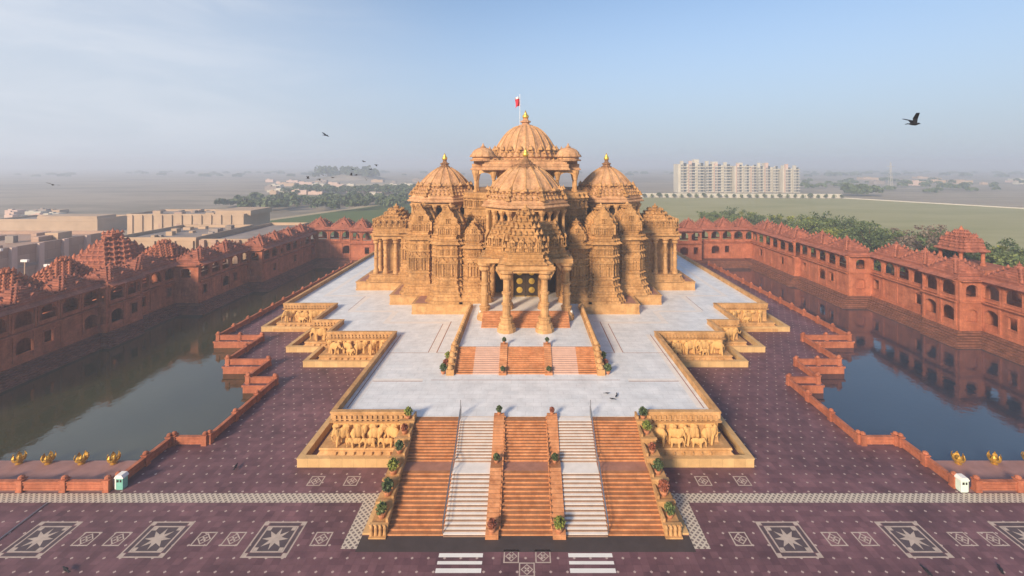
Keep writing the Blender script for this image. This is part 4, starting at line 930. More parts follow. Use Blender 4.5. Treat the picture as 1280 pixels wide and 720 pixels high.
# walking so that local -y (front) faces the pond.  Right side: walk from far (large y) to near => d=(0,-1), local -y = (-1,0)
gr = gallery('long sunlit red sandstone gallery with pyramid roofs along the right pond', [
    (74.6, 150, 74.6, 126, {'pat': 'pwp'}), (76.2, 126, 76.2, 107.5, {'pat': 'wpawp'}), (81.6, 107.5, 81.6, 92.5, {'pat': 'wppw'}), (80.8, 92.5, 80.8, 85, {'pat': 'aa'}), (85.2, 85, 85.2, 47.5, {'pat': 'awpwa'})])
gl = gallery('long shaded maroon sandstone gallery with pyramid roofs along the left pond', [
    (-78.6, 47.5, -78.6, 84, {'pat': 'awpawp'}), (-77.2, 84, -77.2, 91.5, {'pat': 'aw'}), (-78.6, 91.5, -78.6, 102, {'pat': 'wp'}), (-73.2, 102, -73.2, 120, {'pat': 'wpawp'}), (-69.4, 120, -69.4, 150, {'pat': 'pwp', 'narrow': 1})])
gb = gallery('red sandstone gallery crossing behind the temple at the far end of the ponds', [
    (-73, 150, -57, 150, {'pat': 'wppa'}), (-57, 147, -38, 147, {'pat': 'pwp'}), (-38, 149, 38, 149, {'pat': 'pwp'}), (38, 147, 57, 147, {'pat': 'awp'}), (57, 150, 76, 150, {'pat': 'pawp'})])
# faces of the jogs (facing the camera), as parts of the galleries
def jog(t, x0, x1, y, name='jog_wall'):
    m = MB(); c = (x0+x1)/2; o = ORG[t.name]; w_ = (x1-x0)/2; h = min(1.1, w_*.55)
    def wall(z0, zs, z1):
        m.box(x0, c-h, y-.4, y, z0, z1).box(c+h, x1, y-.4, y, z0, z1); m.prism_xz([(c+a_, b_) for a_, b_ in arch_pts(h, zs, h*.8)]+[(c-h, z1), (c+h, z1)], y-.4, y)
    wall(6.8, 8.2, 9.8); m.box(x0, x1, y-.4, y, 5.7, 6.8); wall(2.2, 3.6, 5.7); m.box(x0, x1, y-.4, y, -.9, 2.2); m.box(x0-.1, x1+.1, y-.6, y-.4, 5.75, 6.0); m.box(x0-.1, x1+.1, y-1.2, y-.4, 9.8, 10.0)
    m.box(x0-.1, x0+.35, y-.5, y-.4, -.5, 9.8); m.box(x1-.35, x1+.1, y-.5, y-.4, -.5, 9.8)
    ob = m.build(name, 'red', t); return ob
jog(gr, 76.2, 81.8, 107.5); jog(gr, 80.8, 85.4, 85); jog(gl, -78.8, -73.2, 102); jog(gl, -73.4, -69.4, 120)
jog(gl, -78.6, -77.2, 84); gl.scale = (1, 1, .9)
# steps from the galleries down to the water
for s, pts, nm in ((1, [(74.6, 150), (74.6, 126), (76.2, 126), (76.2, 107.5), (81.6, 107.5), (81.6, 92.5), (80.8, 92.5), (80.8, 85), (85.2, 85), (85.2, 47.5)], 'right'), (-1, [(-69.4, 150), (-69.4, 120), (-73.2, 120), (-73.2, 102), (-78.6, 102), (-78.6, 91.5), (-77.2, 91.5), (-77.2, 84), (-78.6, 84), (-78.6, 47.5)], 'left')):
    m = MB(); xo = (XR+2) if s > 0 else XL-2
    for i in range(7):
        off = (4.4-.62*i)*(1 if s > 0 else .75); z1 = -1.05+.26*i
        poly = [(x-s*off if abs(x) else x, y-off) for x, y in pts]
        poly[0] = (pts[0][0]-s*off, 156); poly[-1] = (pts[-1][0]-s*off, 48.4)
        pl_ = poly+[(xo, 48.4), (xo, 156)]
        if s < 0: pl_ = pl_
        else: pl_ = list(reversed(pl_)) if False else pl_
        n = len(pl_); zlo = -2.4
        # make ccw
        ar = sum(pl_[i_][0]*pl_[(i_+1) % n][1]-pl_[(i_+1) % n][0]*pl_[i_][1] for i_ in range(n))
        if ar < 0: pl_ = list(reversed(pl_))
        m.stack(pl_, [(zlo+.01*i, 0), (z1, 0)])
    tag(m.build('water_steps', 'redstep'), 'red stone steps descending to the water below the %s gallery' % nm, 'steps', 'steps down to the ponds')
m = MB()
for i in range(5): m.box(-67, 72, 143.0+.6*i, 158, -2.4+.01*i, -1.0+.37*i)
tag(m.build('water_steps', 'redstep'), 'red stone steps below the gallery behind the temple', 'steps', 'steps down to the ponds')
# domed kiosk standing on the gallery roof
def kiosk(name, label, x, y, w, zt, steep=1.0, tiers=6, mt='redroof'):
    t = thing(name, label, 'rooftop kiosk', (x, y, 10.4)); h0 = 10.5; hp = 3.0
    for sx in (-1, 1):
        for sy in (-1, 1):
            MB().lathe(x+sx*w*.72, y+sy*w*.72, [(h0-.3, .55), (h0+.4, .5), (h0+.5, .35), (h0+hp-.5, .33), (h0+hp, .7)], 8).build('post', 'red', t)
    P_ = stepsq(x, y, w, w, .3, 2); pf = [(h0+hp-.1, -.8), (h0+hp, .35), (h0+hp+.15, .4), (h0+hp+.5, -.2)]; H = zt-h0-hp-1.6
    bl = MB()
    for i in range(tiers):
        a = i/tiers; oo = -(w-.6)*(a**1.1 if steep > 1 else 1-math.cos(a*1.4))*1.0-.25; z = h0+hp+.5+H*(a if steep > 1 else math.sin(a*1.45)); pf += [(z, oo), (z+H/tiers*.6, oo-.08), (z+H/tiers*.62, oo+.08), (z+H/tiers*.72, oo+.08)]
        if i % 2 == 0 or steep > 1: bells_on(bl, offset_poly(P_, oo-.1), z+.2, .8, 1.3)
    fix = [pf[0]]
    for z, o_ in pf[1:]: fix.append((max(z, fix[-1][0]+.005), o_))
    MB().stack(P_, fix, bottom=True).build('tiered_roof', mt, t); bl.build('roof_bells', 'redroof', t)
    zz = fix[-1][0]; MB().lathe(x, y, [(zz-.3, .9), (zz, .8), (zz+.3, .4), (zz+.5, .55), (zz+.7, .4), (zz+1.4, .02)], 12).build('finial', 'red', t)
kiosk('rooftop_kiosk', 'large domed red sandstone kiosk rising above the right gallery roofs', 92.5, 96.5, 3.2, 18.1, tiers=7)
MB().box(86, 99, 90, 103, 0, 10.5).build('kiosk_base', 'red', bpy.data.objects['rooftop_kiosk'])
# tall tiered spires behind the left gallery
def spire(label, x, y, w, z0, zt):
    t = thing('tiered_spire', label, 'spire', (x, y, 0), 'tiered roofs rising behind the left gallery')
    P_ = stepsq(x, y, w, w, .35, 2); MB().stack(P_, [(0, 0), (z0, 0), (z0+.05, .4), (z0+.3, .4)]).build('base', 'red', t)
    n = 7; pf = []; bl = MB()
    for i in range(n):
        a = i/n; z = z0+.3+(zt-z0-1.2)*a; oo = -(w-.5)*a; pf += [(z, oo), (z+.5, oo-.1), (z+.52, oo+.15), (z+.7, oo+.15)]
        bells_on(bl, offset_poly(P_, oo-.1), z+.5, .8, 1.2)
    MB().stack(P_, pf).build('tiered_roof', 'redroof', t); bl.lathe(x, y, [(zt-1.2, .6), (zt-.8, .5), (zt-.6, .2), (zt, .02)], 8); bl.build('roof_bells', 'red', t)
spire('tallest tiered red spire rising behind the left gallery', -93.5, 103, 6.5, 9.6, 17.2)
spire('low tiered red spire just right of the tallest one behind the left gallery', -84.3, 106, 4.0, 9.8, 14.2)
spire('tiered red spire at the far left edge behind the left gallery', -87, 76, 3.6, 9.8, 14.4)
spire('small tiered red spire second from the left edge behind the left gallery', -88, 86.5, 3.4, 9.8, 14.2)

# ---------------------------------------------------------------- balustrades
def rail_proto(L):
    m = MB(); m.box(0, L, -.16, .16, .12, .3).box(0, L, -.11, .11, .3, .62).box(0, L, -.18, .18, .62, .72).box(0, L, -.13, .13, .72, .86).box(0, L, -.2, .2, .86, .98)
    return m
def post_m():
    m = MB(); m.box(-.3, .3, -.3, .3, 0, .16).box(-.25, .25, -.25, .25, .16, 1.05).box(-.32, .32, -.32, .32, 1.05, 1.15).lathe(0, 0, [(1.15, .2), (1.25, .28), (1.4, .24), (1.5, .05)], 8); return m
PR_post = proto_part(post_m(), 'post', 'red')
def balustrade(x0, y0, x1, y1, label, z=.01):
    t = thing('balustrade', label, 'balustrade', (x0, y0, z), 'red stone balustrades round the ponds')
    d = Vector((x1-x0, y1-y0)); L = d.length; rz = math.atan2(d.y, d.x); t.rotation_euler[2] = rz; n = max(1, round(L/4.2))
    for i in range(n+1):
        o = bpy.data.objects.new('post', PR_post); COL.objects.link(o); o.parent = t; o.location = (L*i/n, 0, 0)
    for i in range(n):
        m = rail_proto(L/n-.5); o = m.build('panel', 'red'); o.parent = t; o.location = (L*i/n+.25, 0, 0)
    return t
for s, sn in ((1, 'right'), (-1, 'left')):
    k = 1 if s > 0 else LS; i = -.35
    H = [(42.3+i, 44.5), (42.3+i, 51.5+i), (38+i, 51.5+i), (38+i, 65-i), (42.6+i, 65-i), (42.6+i, 71-i), (49.8+i, 71-i), (49.8+i, 81-i), (58.5+i, 81-i), (57.5+i, 142)]
    H = [(x*k*s, y) for x, y in H]
    names = ['nearest straight balustrade beside the %s bin', 'short nearest balustrade turning towards the %s pond', 'long diagonal-looking balustrade on the inner edge of the %s pond', 'nearest of three jutting balustrades in the %s pond',
             'inner return balustrade behind the nearest jutting one, %s pond', 'middle of three jutting balustrades in the %s pond', 'inner return balustrade behind the middle jutting one, %s pond', 'farthest of three jutting balustrades in the %s pond', 'longest balustrade running back along the far part of the %s pond']
    for (a, b), nm in zip(zip(H, H[1:]), names):
        dd = (Vector(b)-Vector(a)).normalized()*.3
        balustrade(a[0]+(dd.x if nm != names[0] else 0), a[1]+(dd.y if nm != names[0] else 0), b[0]-dd.x, b[1]-dd.y, nm % sn)
    xe = (43.6 if s > 0 else -40.4); xo = 84 if s > 0 else -78
    balustrade(xe, 43.95, xo, 43.95, 'straight front balustrade between the paving band and the %s deck' % sn)

# ---------------------------------------------------------------- gilt ornaments, bins, birds
def gilt():
    t = thing('gilt_ornament', 'x', 'ornament'); MB().lathe(0, 0, [(0, .32), (.08, .36), (.14, .22), (.25, .3), (.4, .55), (.6, .62), (.66, .55), (.66, .4), (.5, .3)], 14).build('bowl', 'bronze', t, smooth=False)
    MB().lathe(0, 0, [(.4, .2), (.7, .26), (.85, .2), (.98, .05)], 10).build('bud', 'bronze', t)
    for i in range(6):
        a = 2*math.pi*i/6+.3; m = MB(); c, s_ = math.cos(a), math.sin(a)
        pts = [(.4, .45, .24), (.58, .68, .25), (.62, .9, .17), (.5, 1.22, .03)]; vs = []
        for r, z, w_ in pts:
            vs += [(r*c-w_*s_, r*s_+w_*c, z), (r*c+w_*s_, r*s_-w_*c, z), ((r+.07)*c, (r+.07)*s_, z-.03)]
        fs = []
        for j in range(3): fs += [(3*j, 3*j+1, 3*j+4, 3*j+3), (3*j+1, 3*j+2, 3*j+5, 3*j+4), (3*j+2, 3*j, 3*j+3, 3*j+5)]
        m.add(vs, fs+[(0, 2, 1), (9, 10, 11)]); m.build('petal', 'bronze', t)
    return t
g0 = gilt(); first = True
for i, x in enumerate((-53.5, -50.4, -46.9, -43.5, 45.7, 49.5, 53.2)):
    o = g0 if first else copy_tree(g0); first = False; o.location = (x, 48.0, -.05); o.rotation_euler[2] = i*.7; o['group'] = 'gilt ornaments along the pond edges'; o.scale = (.9,)*3
    o['label'] = ('gilt lotus ornament on the left deck edge, %s from the left' % ordn(i+1)) if i < 4 else ('gilt lotus ornament on the right deck edge, %s from the stairs side' % ordn(i-3)); o['category'] = 'ornament'
def bin_(x, y, mt, label):
    t = thing('litter_bin', label, 'litter bin', (x, y, .01), 'litter bins at the ends of the balustrades'); t.scale = (.88, .88, .9)
    MB().box(x-.42, x+.42, y-.32, y+.32, .08, 1.25).box(x-.36, x+.36, y-.28, y+.28, 0, .08).build('body', mt, t)
    MB().prism_xz([(x-.5, 1.25), (x+.5, 1.25), (x+.5, 1.35), (x+.3, 1.6), (x-.3, 1.6), (x-.5, 1.35)], y-.38, y+.38).build('lid', 'white', t)
    MB().box(x-.25, x-.02, y-.345, y-.32, .85, 1.1).box(x+.1, x+.28, y-.345, y-.32, .85, 1.1).build('slot', 'dark', t)
    MB().box(x-.44, x-.3, y-.34, y-.325, .1, 1.2).build('side_stripe', 'white', t)
bin_(-39.4, 44.3, 'green', 'teal and white litter bin at the corner of the left balustrade'); bin_(42.2, 43.95, 'mint', 'pale mint litter bin at the corner of the right balustrade')
def bird_mesh(pose, span=1.0):
    m = MB(); n = 8; vs = []; prof = [(-.42, .012, .0), (-.30, .045, 0), (-.12, .075, 0), (.05, .085, 0), (.18, .06, .01), (.25, .05, .03), (.31, .045, .035), (.36, .02, .03), (.44, .004, .02)]
    for x, r, dz in prof:
        for i in range(n): vs.append((x, r*math.cos(2*math.pi*i/n), dz+r*math.sin(2*math.pi*i/n)))
    m.add(vs, [(k*n+i, k*n+(i+1) % n, (k+1)*n+(i+1) % n, (k+1)*n+i) for k in range(len(prof)-1) for i in range(n)]+[tuple(range(n)), tuple(range(len(vs)-n, len(vs)))])
    m.add([(-.28, -.03, 0), (-.28, .03, 0), (-.56, .09, -.01), (-.58, 0, 0), (-.56, -.09, -.01), (-.4, 0, .02)], [(0, 1, 5), (1, 2, 5), (2, 3, 5), (3, 4, 5), (4, 0, 5)])
    up = {'up': 1.05, 'flat': .15, 'down': -.35, 'fold': None}[pose]
    for s in (-1, 1):
        if up is None:
            m.add([(.12, s*.06, .05), (-.1, s*.095, .06), (-.42, s*.05, .0), (-.2, s*.1, -.02), (.1, s*.09, -.03)], [(0, 1, 3, 4), (1, 2, 3)]); continue
        a, b = up, up*.6; p1 = Vector((0, s*.26*math.cos(a), .26*math.sin(a)+.04)); p2 = p1+Vector((0, s*.36*math.cos(b), .36*math.sin(b)))
        v = [(.13, s*.05, .04), (-.14, s*.05, .04), (p1.x+.16, p1.y, p1.z), (p1.x-.17, p1.y, p1.z), (p2.x+.02, p2.y, p2.z), (p2.x-.2, p2.y*.96, p2.z*.98), (-.1, (p1.y+p2.y)/2, (p1.z+p2.z)/2-.01)]
        v2 = [(x, y, z-.018) for x, y, z in v]
        F = [(0, 1, 3, 2), (2, 3, 6, 4), (3, 5, 6), (6, 5, 4)]
        m.add(v+v2, F+[tuple(i+7 for i in reversed(f)) for f in F])
    if pose == 'fold': m.tube((.02, .03, -.05), (.02, .03, -.2), .012).tube((.02, -.03, -.05), (.02, -.03, -.2), .012)
    return m
PB = {k: proto_part(bird_mesh(k), 'bird', 'bird') for k in ('up', 'flat', 'down', 'fold')}
def bird(px, py, d, pose, rz, sc, label, group=None, roll=0):
    x = (px-657)/568*d; z = 31.6-(py-205)/568*d
    o = bpy.data.objects.new('bird', PB[pose]); COL.objects.link(o); o.location = (x, d, z); o.rotation_euler = (roll, 0, rz); o.scale = (sc,)*3; tag(o, label, 'bird', group); return o
bird(1143, 155, 22, 'up', .2, .9, 'large black crow flying with raised wings in the sky at the right', None, -.3)
bird(66, 231, 62, 'flat', 2.6, 1.2, 'dark bird gliding low above the far left buildings', None, .3)
bird(407, 169, 60, 'flat', 1.2, 1.0, 'lone dark bird high above the flock left of the temple', None, .5)
fl_ = [(385, 223, 'up'), (404, 219, 'flat'), (399, 224, 'down'), (416, 222, 'flat'), (439, 219, 'up'), (441, 212, 'flat'), (455, 202, 'flat'), (470, 206, 'down'), (463, 212, 'flat'), (445, 219, 'flat'), (458, 225, 'up'), (444, 234, 'flat')]
fl_.sort()
for i, (px, py, ps) in enumerate(fl_): bird(px, py, 95, ps, i*.9, .95, 'small dark bird in the flock left of the temple, %s from the left' % ordn(i+1), 'birds flocking left of the temple', .3*math.sin(i))
for px, py, lb in ((82, 712, 'dark crow walking on the paving at the lower left'), (295, 583, 'dark crow on the paving left of the stairs'), (1160, 716, 'dark crow on the paving at the lower right edge'), (1252, 714, 'grey crow on the paving at the bottom right corner')):
    d = 568*31.4/(py-205); o = bird(px, py, d, 'fold', random.random()*6, 1.15, lb); o.location.z = .25
for i, (px, py) in enumerate(((759, 491), (771, 492), (765, 498), (770, 495))):
    d = 568*27.2/(py-205); o = bird(px, py, d, 'fold', i*1.4, .8, 'pigeon on the marble terrace right of centre, %s of four from the left' % ordn([0, 3, 1, 2][i]+1), 'pigeons on the terrace'); o.location.z = 4.38

# ---------------------------------------------------------------- trees
def tree_mesh(seed, h, r, leafm, trunkh=.3, dens=1.0, lsize=.24):
    rnd = random.Random(seed); t = thing('tree', 'x', 'tree'); m = MB(); th = h*trunkh
    m.tube((0, 0, 0), (.1, .05, th), .05*r+.1, .035*r+.07, 7); tips = []
    for i in range(6):
        a = 6.28*i/6+rnd.random(); p = Vector((.1, .05, th)); q_ = Vector((math.cos(a)*r*rnd.uniform(.35, .7), math.sin(a)*r*rnd.uniform(.35, .7), th+(h-th)*rnd.uniform(.25, .75))); m.tube(p, q_, .03*r+.05, .03, 5); tips.append(q_)
    m.tube((.1, .05, th), (rnd.uniform(-.3, .3), 0, h*.85), .03*r+.06, .03, 5); tips.append(Vector((0, 0, h*.84)))
    m.build('trunk', 'bark', t)
    c = MB()
    for q_ in tips:
        for k in range(6):
            p = q_+Vector((rnd.gauss(0, .28*r), rnd.gauss(0, .28*r), rnd.gauss(0, .13*h))); p.z = min(p.z, h*.95); leaves(c, p, r*rnd.uniform(.13, .30), int(42*dens), lsize, rnd, .8)
    c.build('crown', leafm, t, recalc=False); return t
TP = {'leaf': [tree_mesh(1, 9, 3.6, 'leaf'), tree_mesh(2, 10, 4.0, 'leafdark'), tree_mesh(3, 8, 3.4, 'leaf')], 'dry': [tree_mesh(4, 10.5, 4.2, 'leafdry', dens=.55), tree_mesh(5, 9, 3.6, 'leafyel', dens=.8)], 'small': [tree_mesh(6, 4.2, 1.9, 'leafdark', .2, .7), tree_mesh(7, 3.8, 1.7, 'leaf', .2, .7)]}
tused = set()
def put_tree(kind, i, x, y, sc, label, group, z=0):
    p = TP[kind][i]; c = copy_tree(p) if (kind, i) in tused else p; tused.add((kind, i)); c.location = (x, y, z); c.scale = (sc*random.uniform(.9, 1.15), sc*random.uniform(.9, 1.15), sc); c.rotation_euler[2] = random.random()*6
    c['label'] = label; c['category'] = 'tree'; c['group'] = group; return c
pts = []
rnd = random.Random(11)
for i in range(84):
    t = i/83; y = 212-130*t+rnd.uniform(-3, 3); x = 82+22*t+rnd.uniform(0, 4)+(7, 0, 14)[i % 3]; pts.append((x, y))
pts.sort(key=lambda p: p[0]/p[1])
for i, (x, y) in enumerate(pts):
    fx = 657+568*x/y
    dry = 1130 < fx < 1185 or (i % 9 == 4); kd = ('dry', 0 if 1130 < fx < 1185 else 1) if dry else ('leaf', rnd.randrange(3))
    nmk = {('dry', 0): 'greyish bare twiggy tree', ('dry', 1): 'yellowish green tree'}.get(kd, ['bushy green tree', 'dark green full tree', 'low green tree'][kd[1]] if kd[0] == 'leaf' else 'tree')
    put_tree(kd[0], kd[1], x, y, rnd.uniform(.9, 1.25)*(1.25 if fx > 1000 else 1.0), '%s behind the right gallery, %s in the row from the temple' % (nmk, ordn(i+1)), 'trees behind the right gallery')

# ---------------------------------------------------------------- far land: field, boundary wall, apartments
fz = .02
f = MB(); f.add([(60, 165, fz), (116, 152, fz), (420, 130, fz), (420, 235, fz), (352, 318, fz), (292, 416, fz), (110, 428, fz), (60, 300, fz)], [tuple(range(8))]); struct(f.build('field', 'field', recalc=False))
f = MB(); f.add([(-330, 640, .02), (-80, 560, .02), (-60, 700, .02), (-310, 740, .02)], [(0, 1, 2, 3)]); struct(f.build('sand_flat', 'sandroad', recalc=False))
f = MB(); f.add([(-150, 230, .02), (-60, 190, .02), (-60, 420, .02), (-90, 420, .02)], [(0, 1, 2, 3)]); struct(f.build('meadow', 'fieldgreen', recalc=False))
f = MB(); f.add([(-156, 232, .03), (-150, 230, .03), (-86, 425, .03), (-96, 425, .03)], [(0, 1, 2, 3)]); struct(f.build('footpath', 'sandroad', recalc=False))
WP = [(105, 432), (292, 420), (352, 320), (425, 232), (520, 150)]
bw_ = thing('boundary_wall', 'long pale boundary wall at the far edge of the green field', 'wall', (105, 432, 0))
for (a, b) in zip(WP, WP[1:]):
    m = MB(); strip_wall([a, b], 0, 1.0, 0, 4.0 if a[1] > 425 else .7, m); m.build('wall_run', 'tower', bw_)
for i in range(27):
    t = i/26; x = 112+178*t; y = 431.5-11.5*t-3; put_tree('small', i % 2, x, y, 1.0*random.uniform(.85, 1.15), '%s round tree against the pale boundary wall, counted from the left' % ordn(i+1), 'small trees along the boundary wall')
def apartment(x0, x1, y, h, label, seed):
    rnd = random.Random(seed); t = thing('apartment_block', label, 'apartment block', ((x0+x1)/2, y, 0), 'distant apartment towers')
    w_ = x1-x0; MB().box(x0, x1, y, y+16, 0, h-2.5).build('wall', 'tower', t)
    n = max(2, round(w_/9)); fw = w_/n; fl = int(h/3.1)
    for i in range(n):
        xa = x0+fw*(i+.18); xb = x0+fw*(i+.52); m = MB(); dh = rnd.choice((1.5, 4, -2, 2.5, -1))
        m.box(xa, xb, y-2.4, y, 0, h-1.5+dh); m.build('bay', 'pinkwall' if rnd.random() < .45 else 'tower', t)
        g_ = MB().box((xa+xb)/2-.2, (xa+xb)/2+.2, y-2.65, y-2.4, 0, h-2)
        for k in range(fl): g_.box(xa-.1, xb+.1, y-2.7, y-2.4, .2+3.1*k, 1.2+3.1*k)
        g_.build('balcony', 'tower', t); MB().box(xa+.5, xb-.5, y-2.46, y-2.38, .4, h-3).build('window_strip', 'glass', t)
        b_ = MB().box(xb+.1, xb+.4, y-1.4, y-.05, 0, h-1)
        for k in range(fl): b_.box(xb+.1, x0+fw*(i+1.1), y-1.5, y-.02, .2+3.1*k, 1.15+3.1*k)
        b_.build('balcony', 'tower', t)
        g_ = MB()
        MB().box(xb+.5, x0+fw*(i+1)-.3, y-.06, y+.02, .6, h-1.2).build('window_strip', 'glass', t)
    m = MB()
    for i in range(1): xx = x0+w_*rnd.uniform(.1, .7); m.box(xx, xx+w_*.2, y+3, y+9, h-2.6, h+rnd.uniform(1, 3))
    m.build('roof_house', 'tower', t)
D = 500
for i, (a, b, h, lb) in enumerate(((168, 196, 34.0, 'tallest leftmost pale apartment tower beyond the field'), (197.5, 228, 32.5, 'second pale apartment tower from the left beyond the field'), (230, 254, 32.0, 'middle pale apartment tower beyond the field'), (256, 281, 30.5, 'fourth pale apartment tower from the left beyond the field'), (283, 300.5, 29, 'rightmost lowest pale apartment tower beyond the field'))):
    apartment(a, b, D+(i % 2)*6, h, lb, i)
struct(MB().quad(-119.5, -85.0, 50, 123, .03).build('added_courtyard', 'addedcourt', recalc=False))  # added pale paving, brightens what shows through the left gallery arches
# ---------------------------------------------------------------- left hand buildings
def bld(label, x0, x1, y0, y1, h, mt='cream', roof='roofgrey', wins=None, par=1.0, cat='building'):
    t = thing('hall_building', label, cat, ((x0+x1)/2, y0, 0))
    MB().box(x0, x1, y0, y1, 0, h).build('wall', mt, t); MB().box(x0+.4, x1-.4, y0+.4, y1-.4, h, h+.1).build('roof', roof, t)
    m = MB(); m.box(x0-.15, x1+.15, y0-.15, y0+.25, h, h+par).box(x0-.15, x1+.15, y1-.25, y1+.15, h, h+par).box(x0-.15, x0+.25, y0+.25, y1-.25, h, h+par).box(x1-.25, x1+.15, y0+.25, y1-.25, h, h+par).build('parapet', mt, t)
    return t
t = bld('cream hall with a dark doorway and grey roof behind the left gallery', -113, -90, 124, 150, 10.6)
MB().box(-106, -103, 123.9, 124.05, 4.2, 8.2).build('doorway', 'dark', t)
for x in (-112.2, -107.5, -101.5, -96, -91): MB().box(x-.5, x+.5, 123.6, 123.98, 0, 10.6).build('pilaster', 'cream', t)
for i in range(14): x = random.uniform(-110, -93); y = random.uniform(128, 147); MB().box(x, x+random.uniform(.8, 2.5), y, y+random.uniform(.8, 2), 10.7, 11.3+random.random()*.8).build('roof_unit', ('cream', 'roofgrey')[i % 2], t)
t = bld('taller cream wing with tall pale buttresses right of the cream hall', -89.6, -76.5, 125, 160, 10.0)
for x in (-88.6, -85.4, -82, -79): MB().box(x-.7, x+.7, 124.2, 124.95, 0, 10.8).build('buttress', 'mauve', t)
t = bld('long low cream exhibition building with flat roof, far left of the gallery', -178, -126, 203, 224, 8.3)
MB().box(-140, -124, 205, 222, 8.4, 10.6).build('roof_house', 'cream', t)
for i in range(6): MB().box(-172+8*i, -170.6+8*i, 202.9, 203.02, 3, 5).build('window', 'mauve', t)
for i in range(12): x = random.uniform(-174, -144); y = random.uniform(206, 220); MB().box(x, x+random.uniform(1, 4), y, y+random.uniform(1, 3), 8.4, 9.1+random.random()*1.2).build('roof_unit', ('mauve', 'roofgrey', 'cream')[i % 3], t)
for i in range(11): MB().box(-176+4.4*i, -175.3+4.4*i, 202.5, 202.98, 0, 8.9).build('pilaster', 'cream', t)
t = bld('distant low cream shed at the far left', -243, -196, 208, 226, 5.4)
MB().box(-228, -200, 212, 222, 5.5, 7.2).build('roof_house', 'cream', t)
t = bld('huge mauve windowless hall in shade at the left edge', -170, -120, 60, 132, 11.2, 'mauve', 'mauve', cat='hall')
for y in (70, 82, 94, 100, 106, 112, 118, 124): MB().box(-120, -119.2, y-.6, y+.6, 0, 12.2).build('buttress', 'pinkwall' if y % 12 else 'mauve', t)
MB().box(-119.98, -119.6, 61, 131, 7.0, 7.6).build('ledge', 'roofgrey', t)
for i in range(14): x = random.uniform(-160, -125); y = random.uniform(96, 128); MB().box(x, x+random.uniform(1, 5), y, y+random.uniform(1, 4), 11.3, 11.9+random.random()*1.3).build('roof_unit', ('mauve', 'roofgrey', 'cream')[i % 3], t)
for i, (x, y, h) in enumerate(((-112.5, 97, 13.0), (-108, 98, 10.5), (-103, 98, 9.5))):
    t = thing('lamp_post', ['tallest', 'middle', 'shortest'][i]+' pale floodlight post behind the left gallery', 'lamp post', (x, y, 0), 'floodlight posts behind the left gallery')
    MB().tube((x, y, 0), (x, y, h), .28 if i == 0 else .16, .2 if i == 0 else .1, 8).build('post', 'cream', t); MB().box(x-.7, x+.7, y-.25, y+.25, h, h+.5).build('lamp_head', 'white', t)
# scattered distant things
rnd = random.Random(5); k = 0
spec = []
for i in range(14): spec.append((rnd.uniform(5, 60), rnd.uniform(266, 276)))
for i in range(44): spec.append((rnd.uniform(330, 520), rnd.uniform(227, 244)))
for i in range(14): spec.append((rnd.uniform(1060, 1275), rnd.uniform(222, 232)))
spec.sort()
for i, (px, py) in enumerate(spec):
    d = 568*31.6/(py-205); x = (px-657)/568*d; w_ = rnd.uniform(5, 22)*d/600; h = rnd.uniform(2, 5)*min(1.3, d/600+.2)
    t = MB().box(x, x+w_, d, d+w_*.6, 0, h).box(x+w_*.2, x+w_*.5, d+.5, d+w_*.3, h, h+h*.25).build('distant_building', rnd.choice(('cream', 'tower', 'pinkwall', 'roofgrey')))
    tag(t, 'tiny pale building in the hazy distance, %s from the left of the photo' % ordn(i+1), 'building', 'tiny buildings scattered in the haze')
def far_trees(x0, x1, y0, y1, n, seed, r=4, name='woodland', leafm='leafdark', hh=6):
    rn = random.Random(seed); m = MB()
    for i in range(n):
        x = rn.uniform(x0, x1); y = rn.uniform(y0, y1); rr = r*rn.uniform(.6, 1.3); hz = hh*rn.uniform(.6, 1.2)
        for j in range(60):
            d = Vector((rn.gauss(0, 1), rn.gauss(0, 1), rn.gauss(0, 1))).normalized()*rr; a = Vector((rn.gauss(0, 1), rn.gauss(0, 1), rn.gauss(0, 1))).normalized(); b = a.orthogonal(); c_ = a.cross(b); s_ = rr*.27
            p = Vector((x, y, hz*.6))+Vector((d.x, d.y, abs(d.z)*hz*.5/rr)); m.add([p-b*s_, p+c_*s_, p+b*s_, p-c_*s_], [(0, 1, 2, 3)])
    o = m.build(name, leafm, recalc=False); o['kind'] = 'stuff'; o['label'] = 'far off trees massed in the haze'; o['category'] = 'woodland'; return o
far_trees(-220, -85, 300, 400, 110, 1, leafm='leafdark')['label'] = 'dark scrub beyond the left gallery, right of the long cream building'
far_trees(-260, -60, 470, 540, 200, 2)['label'] = 'dark tree belt in front of the sandy strip left of the temple'
far_trees(330, 900, 480, 800, 90, 4, 5)['label'] = 'scattered hazy trees beyond the boundary wall at the right'
far_trees(-1400, 1600, 1100, 1700, 160, 9, 9, hh=6)['label'] = 'farthest tree belts near the horizon'
far_trees(318, 345, 440, 455, 16, 8, 5, hh=9)['label'] = 'dark clump of trees beyond the right end of the boundary wall'
hl = MB(); nh = 24
hv = [];
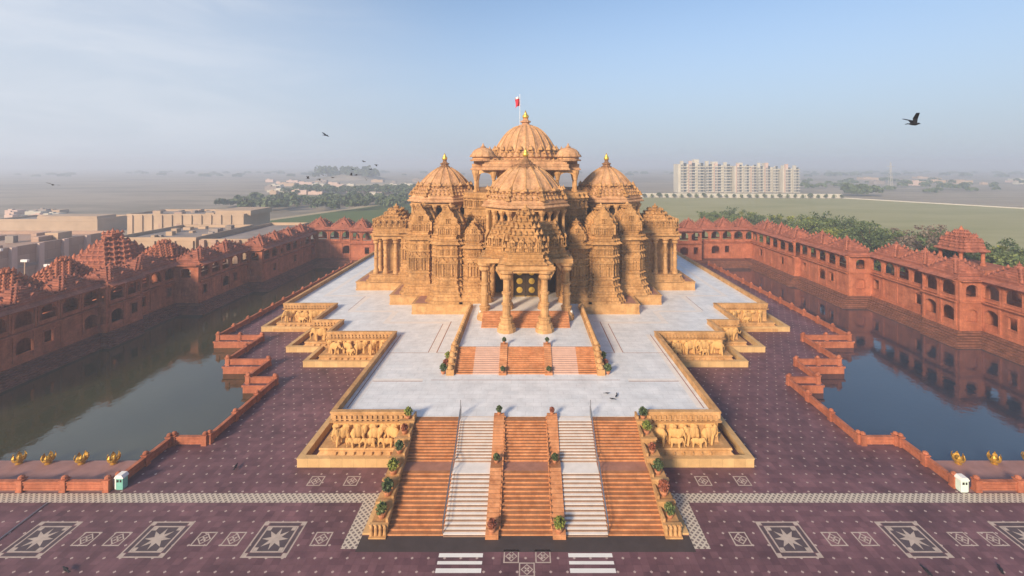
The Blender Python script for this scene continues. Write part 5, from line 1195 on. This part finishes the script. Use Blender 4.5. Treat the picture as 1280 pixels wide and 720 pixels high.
for j in range(9):
    for i in range(nh+1):
        u = i/nh*2-1; v = j/8*2-1; hh = max(0, 1-abs(u)**2.2)*max(0, 1-v*v)*(15+4*noise.noise(Vector((u*5, v*3, 0)))); hv.append((-352+62*u, 920+60*v, hh))
hl.add(hv, [(j*(nh+1)+i, j*(nh+1)+i+1, (j+1)*(nh+1)+i+1, (j+1)*(nh+1)+i) for j in range(8) for i in range(nh)])
o = struct(hl.build('hill', 'land', recalc=False))
far_trees(-408, -296, 880, 915, 60, 12, 6, hh=22)['label'] = 'dark wooded mound in the haze left of the temple'
# pylon in the haze
px_, py_ = 514, 640
t = thing('pylon', 'faint lattice mast in the haze right of the apartment towers', 'mast', (px_, py_, 0)); m = MB()
for sx in (-1, 1):
    for sy in (-1, 1): m.tube((px_+sx*2, py_+sy*2, 0), (px_+sx*.4, py_+sy*.4, 34), .18, .12, 4)
for i in range(9):
    z0 = i*3.7; w0 = 2-1.6*i/9; w1 = 2-1.6*(i+1)/9; m.tube((px_-w0, py_-w0, z0), (px_+w1, py_-w1, z0+3.7), .09, .09, 4).tube((px_+w0, py_-w0, z0), (px_-w1, py_-w1, z0+3.7), .09, .09, 4)
m.build('lattice', 'tower', t); MB().box(px_-5, px_+5, py_-.2, py_+.2, 28, 28.4).build('cross_arm', 'tower', t)

# ---------------------------------------------------------------- haze
HZ = MB().box(-6000, 6000, -60, 7000, -3.6, 50).build('haze', 'white'); HZ['kind'] = 'stuff'; HZ['label'] = 'thin morning haze lying over the plain'; HZ['category'] = 'haze'
hm = bpy.data.materials.new('haze_air'); hm.use_nodes = True; t_ = hm.node_tree; t_.nodes.clear(); oo = N(t_, 'ShaderNodeOutputMaterial'); pv = N(t_, 'ShaderNodeVolumePrincipled')
pv.inputs['Color'].default_value = (.74, .83, .97, 1); pv.inputs['Density'].default_value = .0009; pv.inputs['Anisotropy'].default_value = .15
t_.links.new(pv.outputs[0], oo.inputs['Volume']); HZ.data.materials.clear(); HZ.data.materials.append(hm)
S.cycles.volume_bounces = 1; S.cycles.max_bounces = 8
# unplaced prototypes must not stay in the scene
for i, p in enumerate(protos):
    if i not in used:
        for ch in list(p.children): bpy.data.objects.remove(ch)
        bpy.data.objects.remove(p)
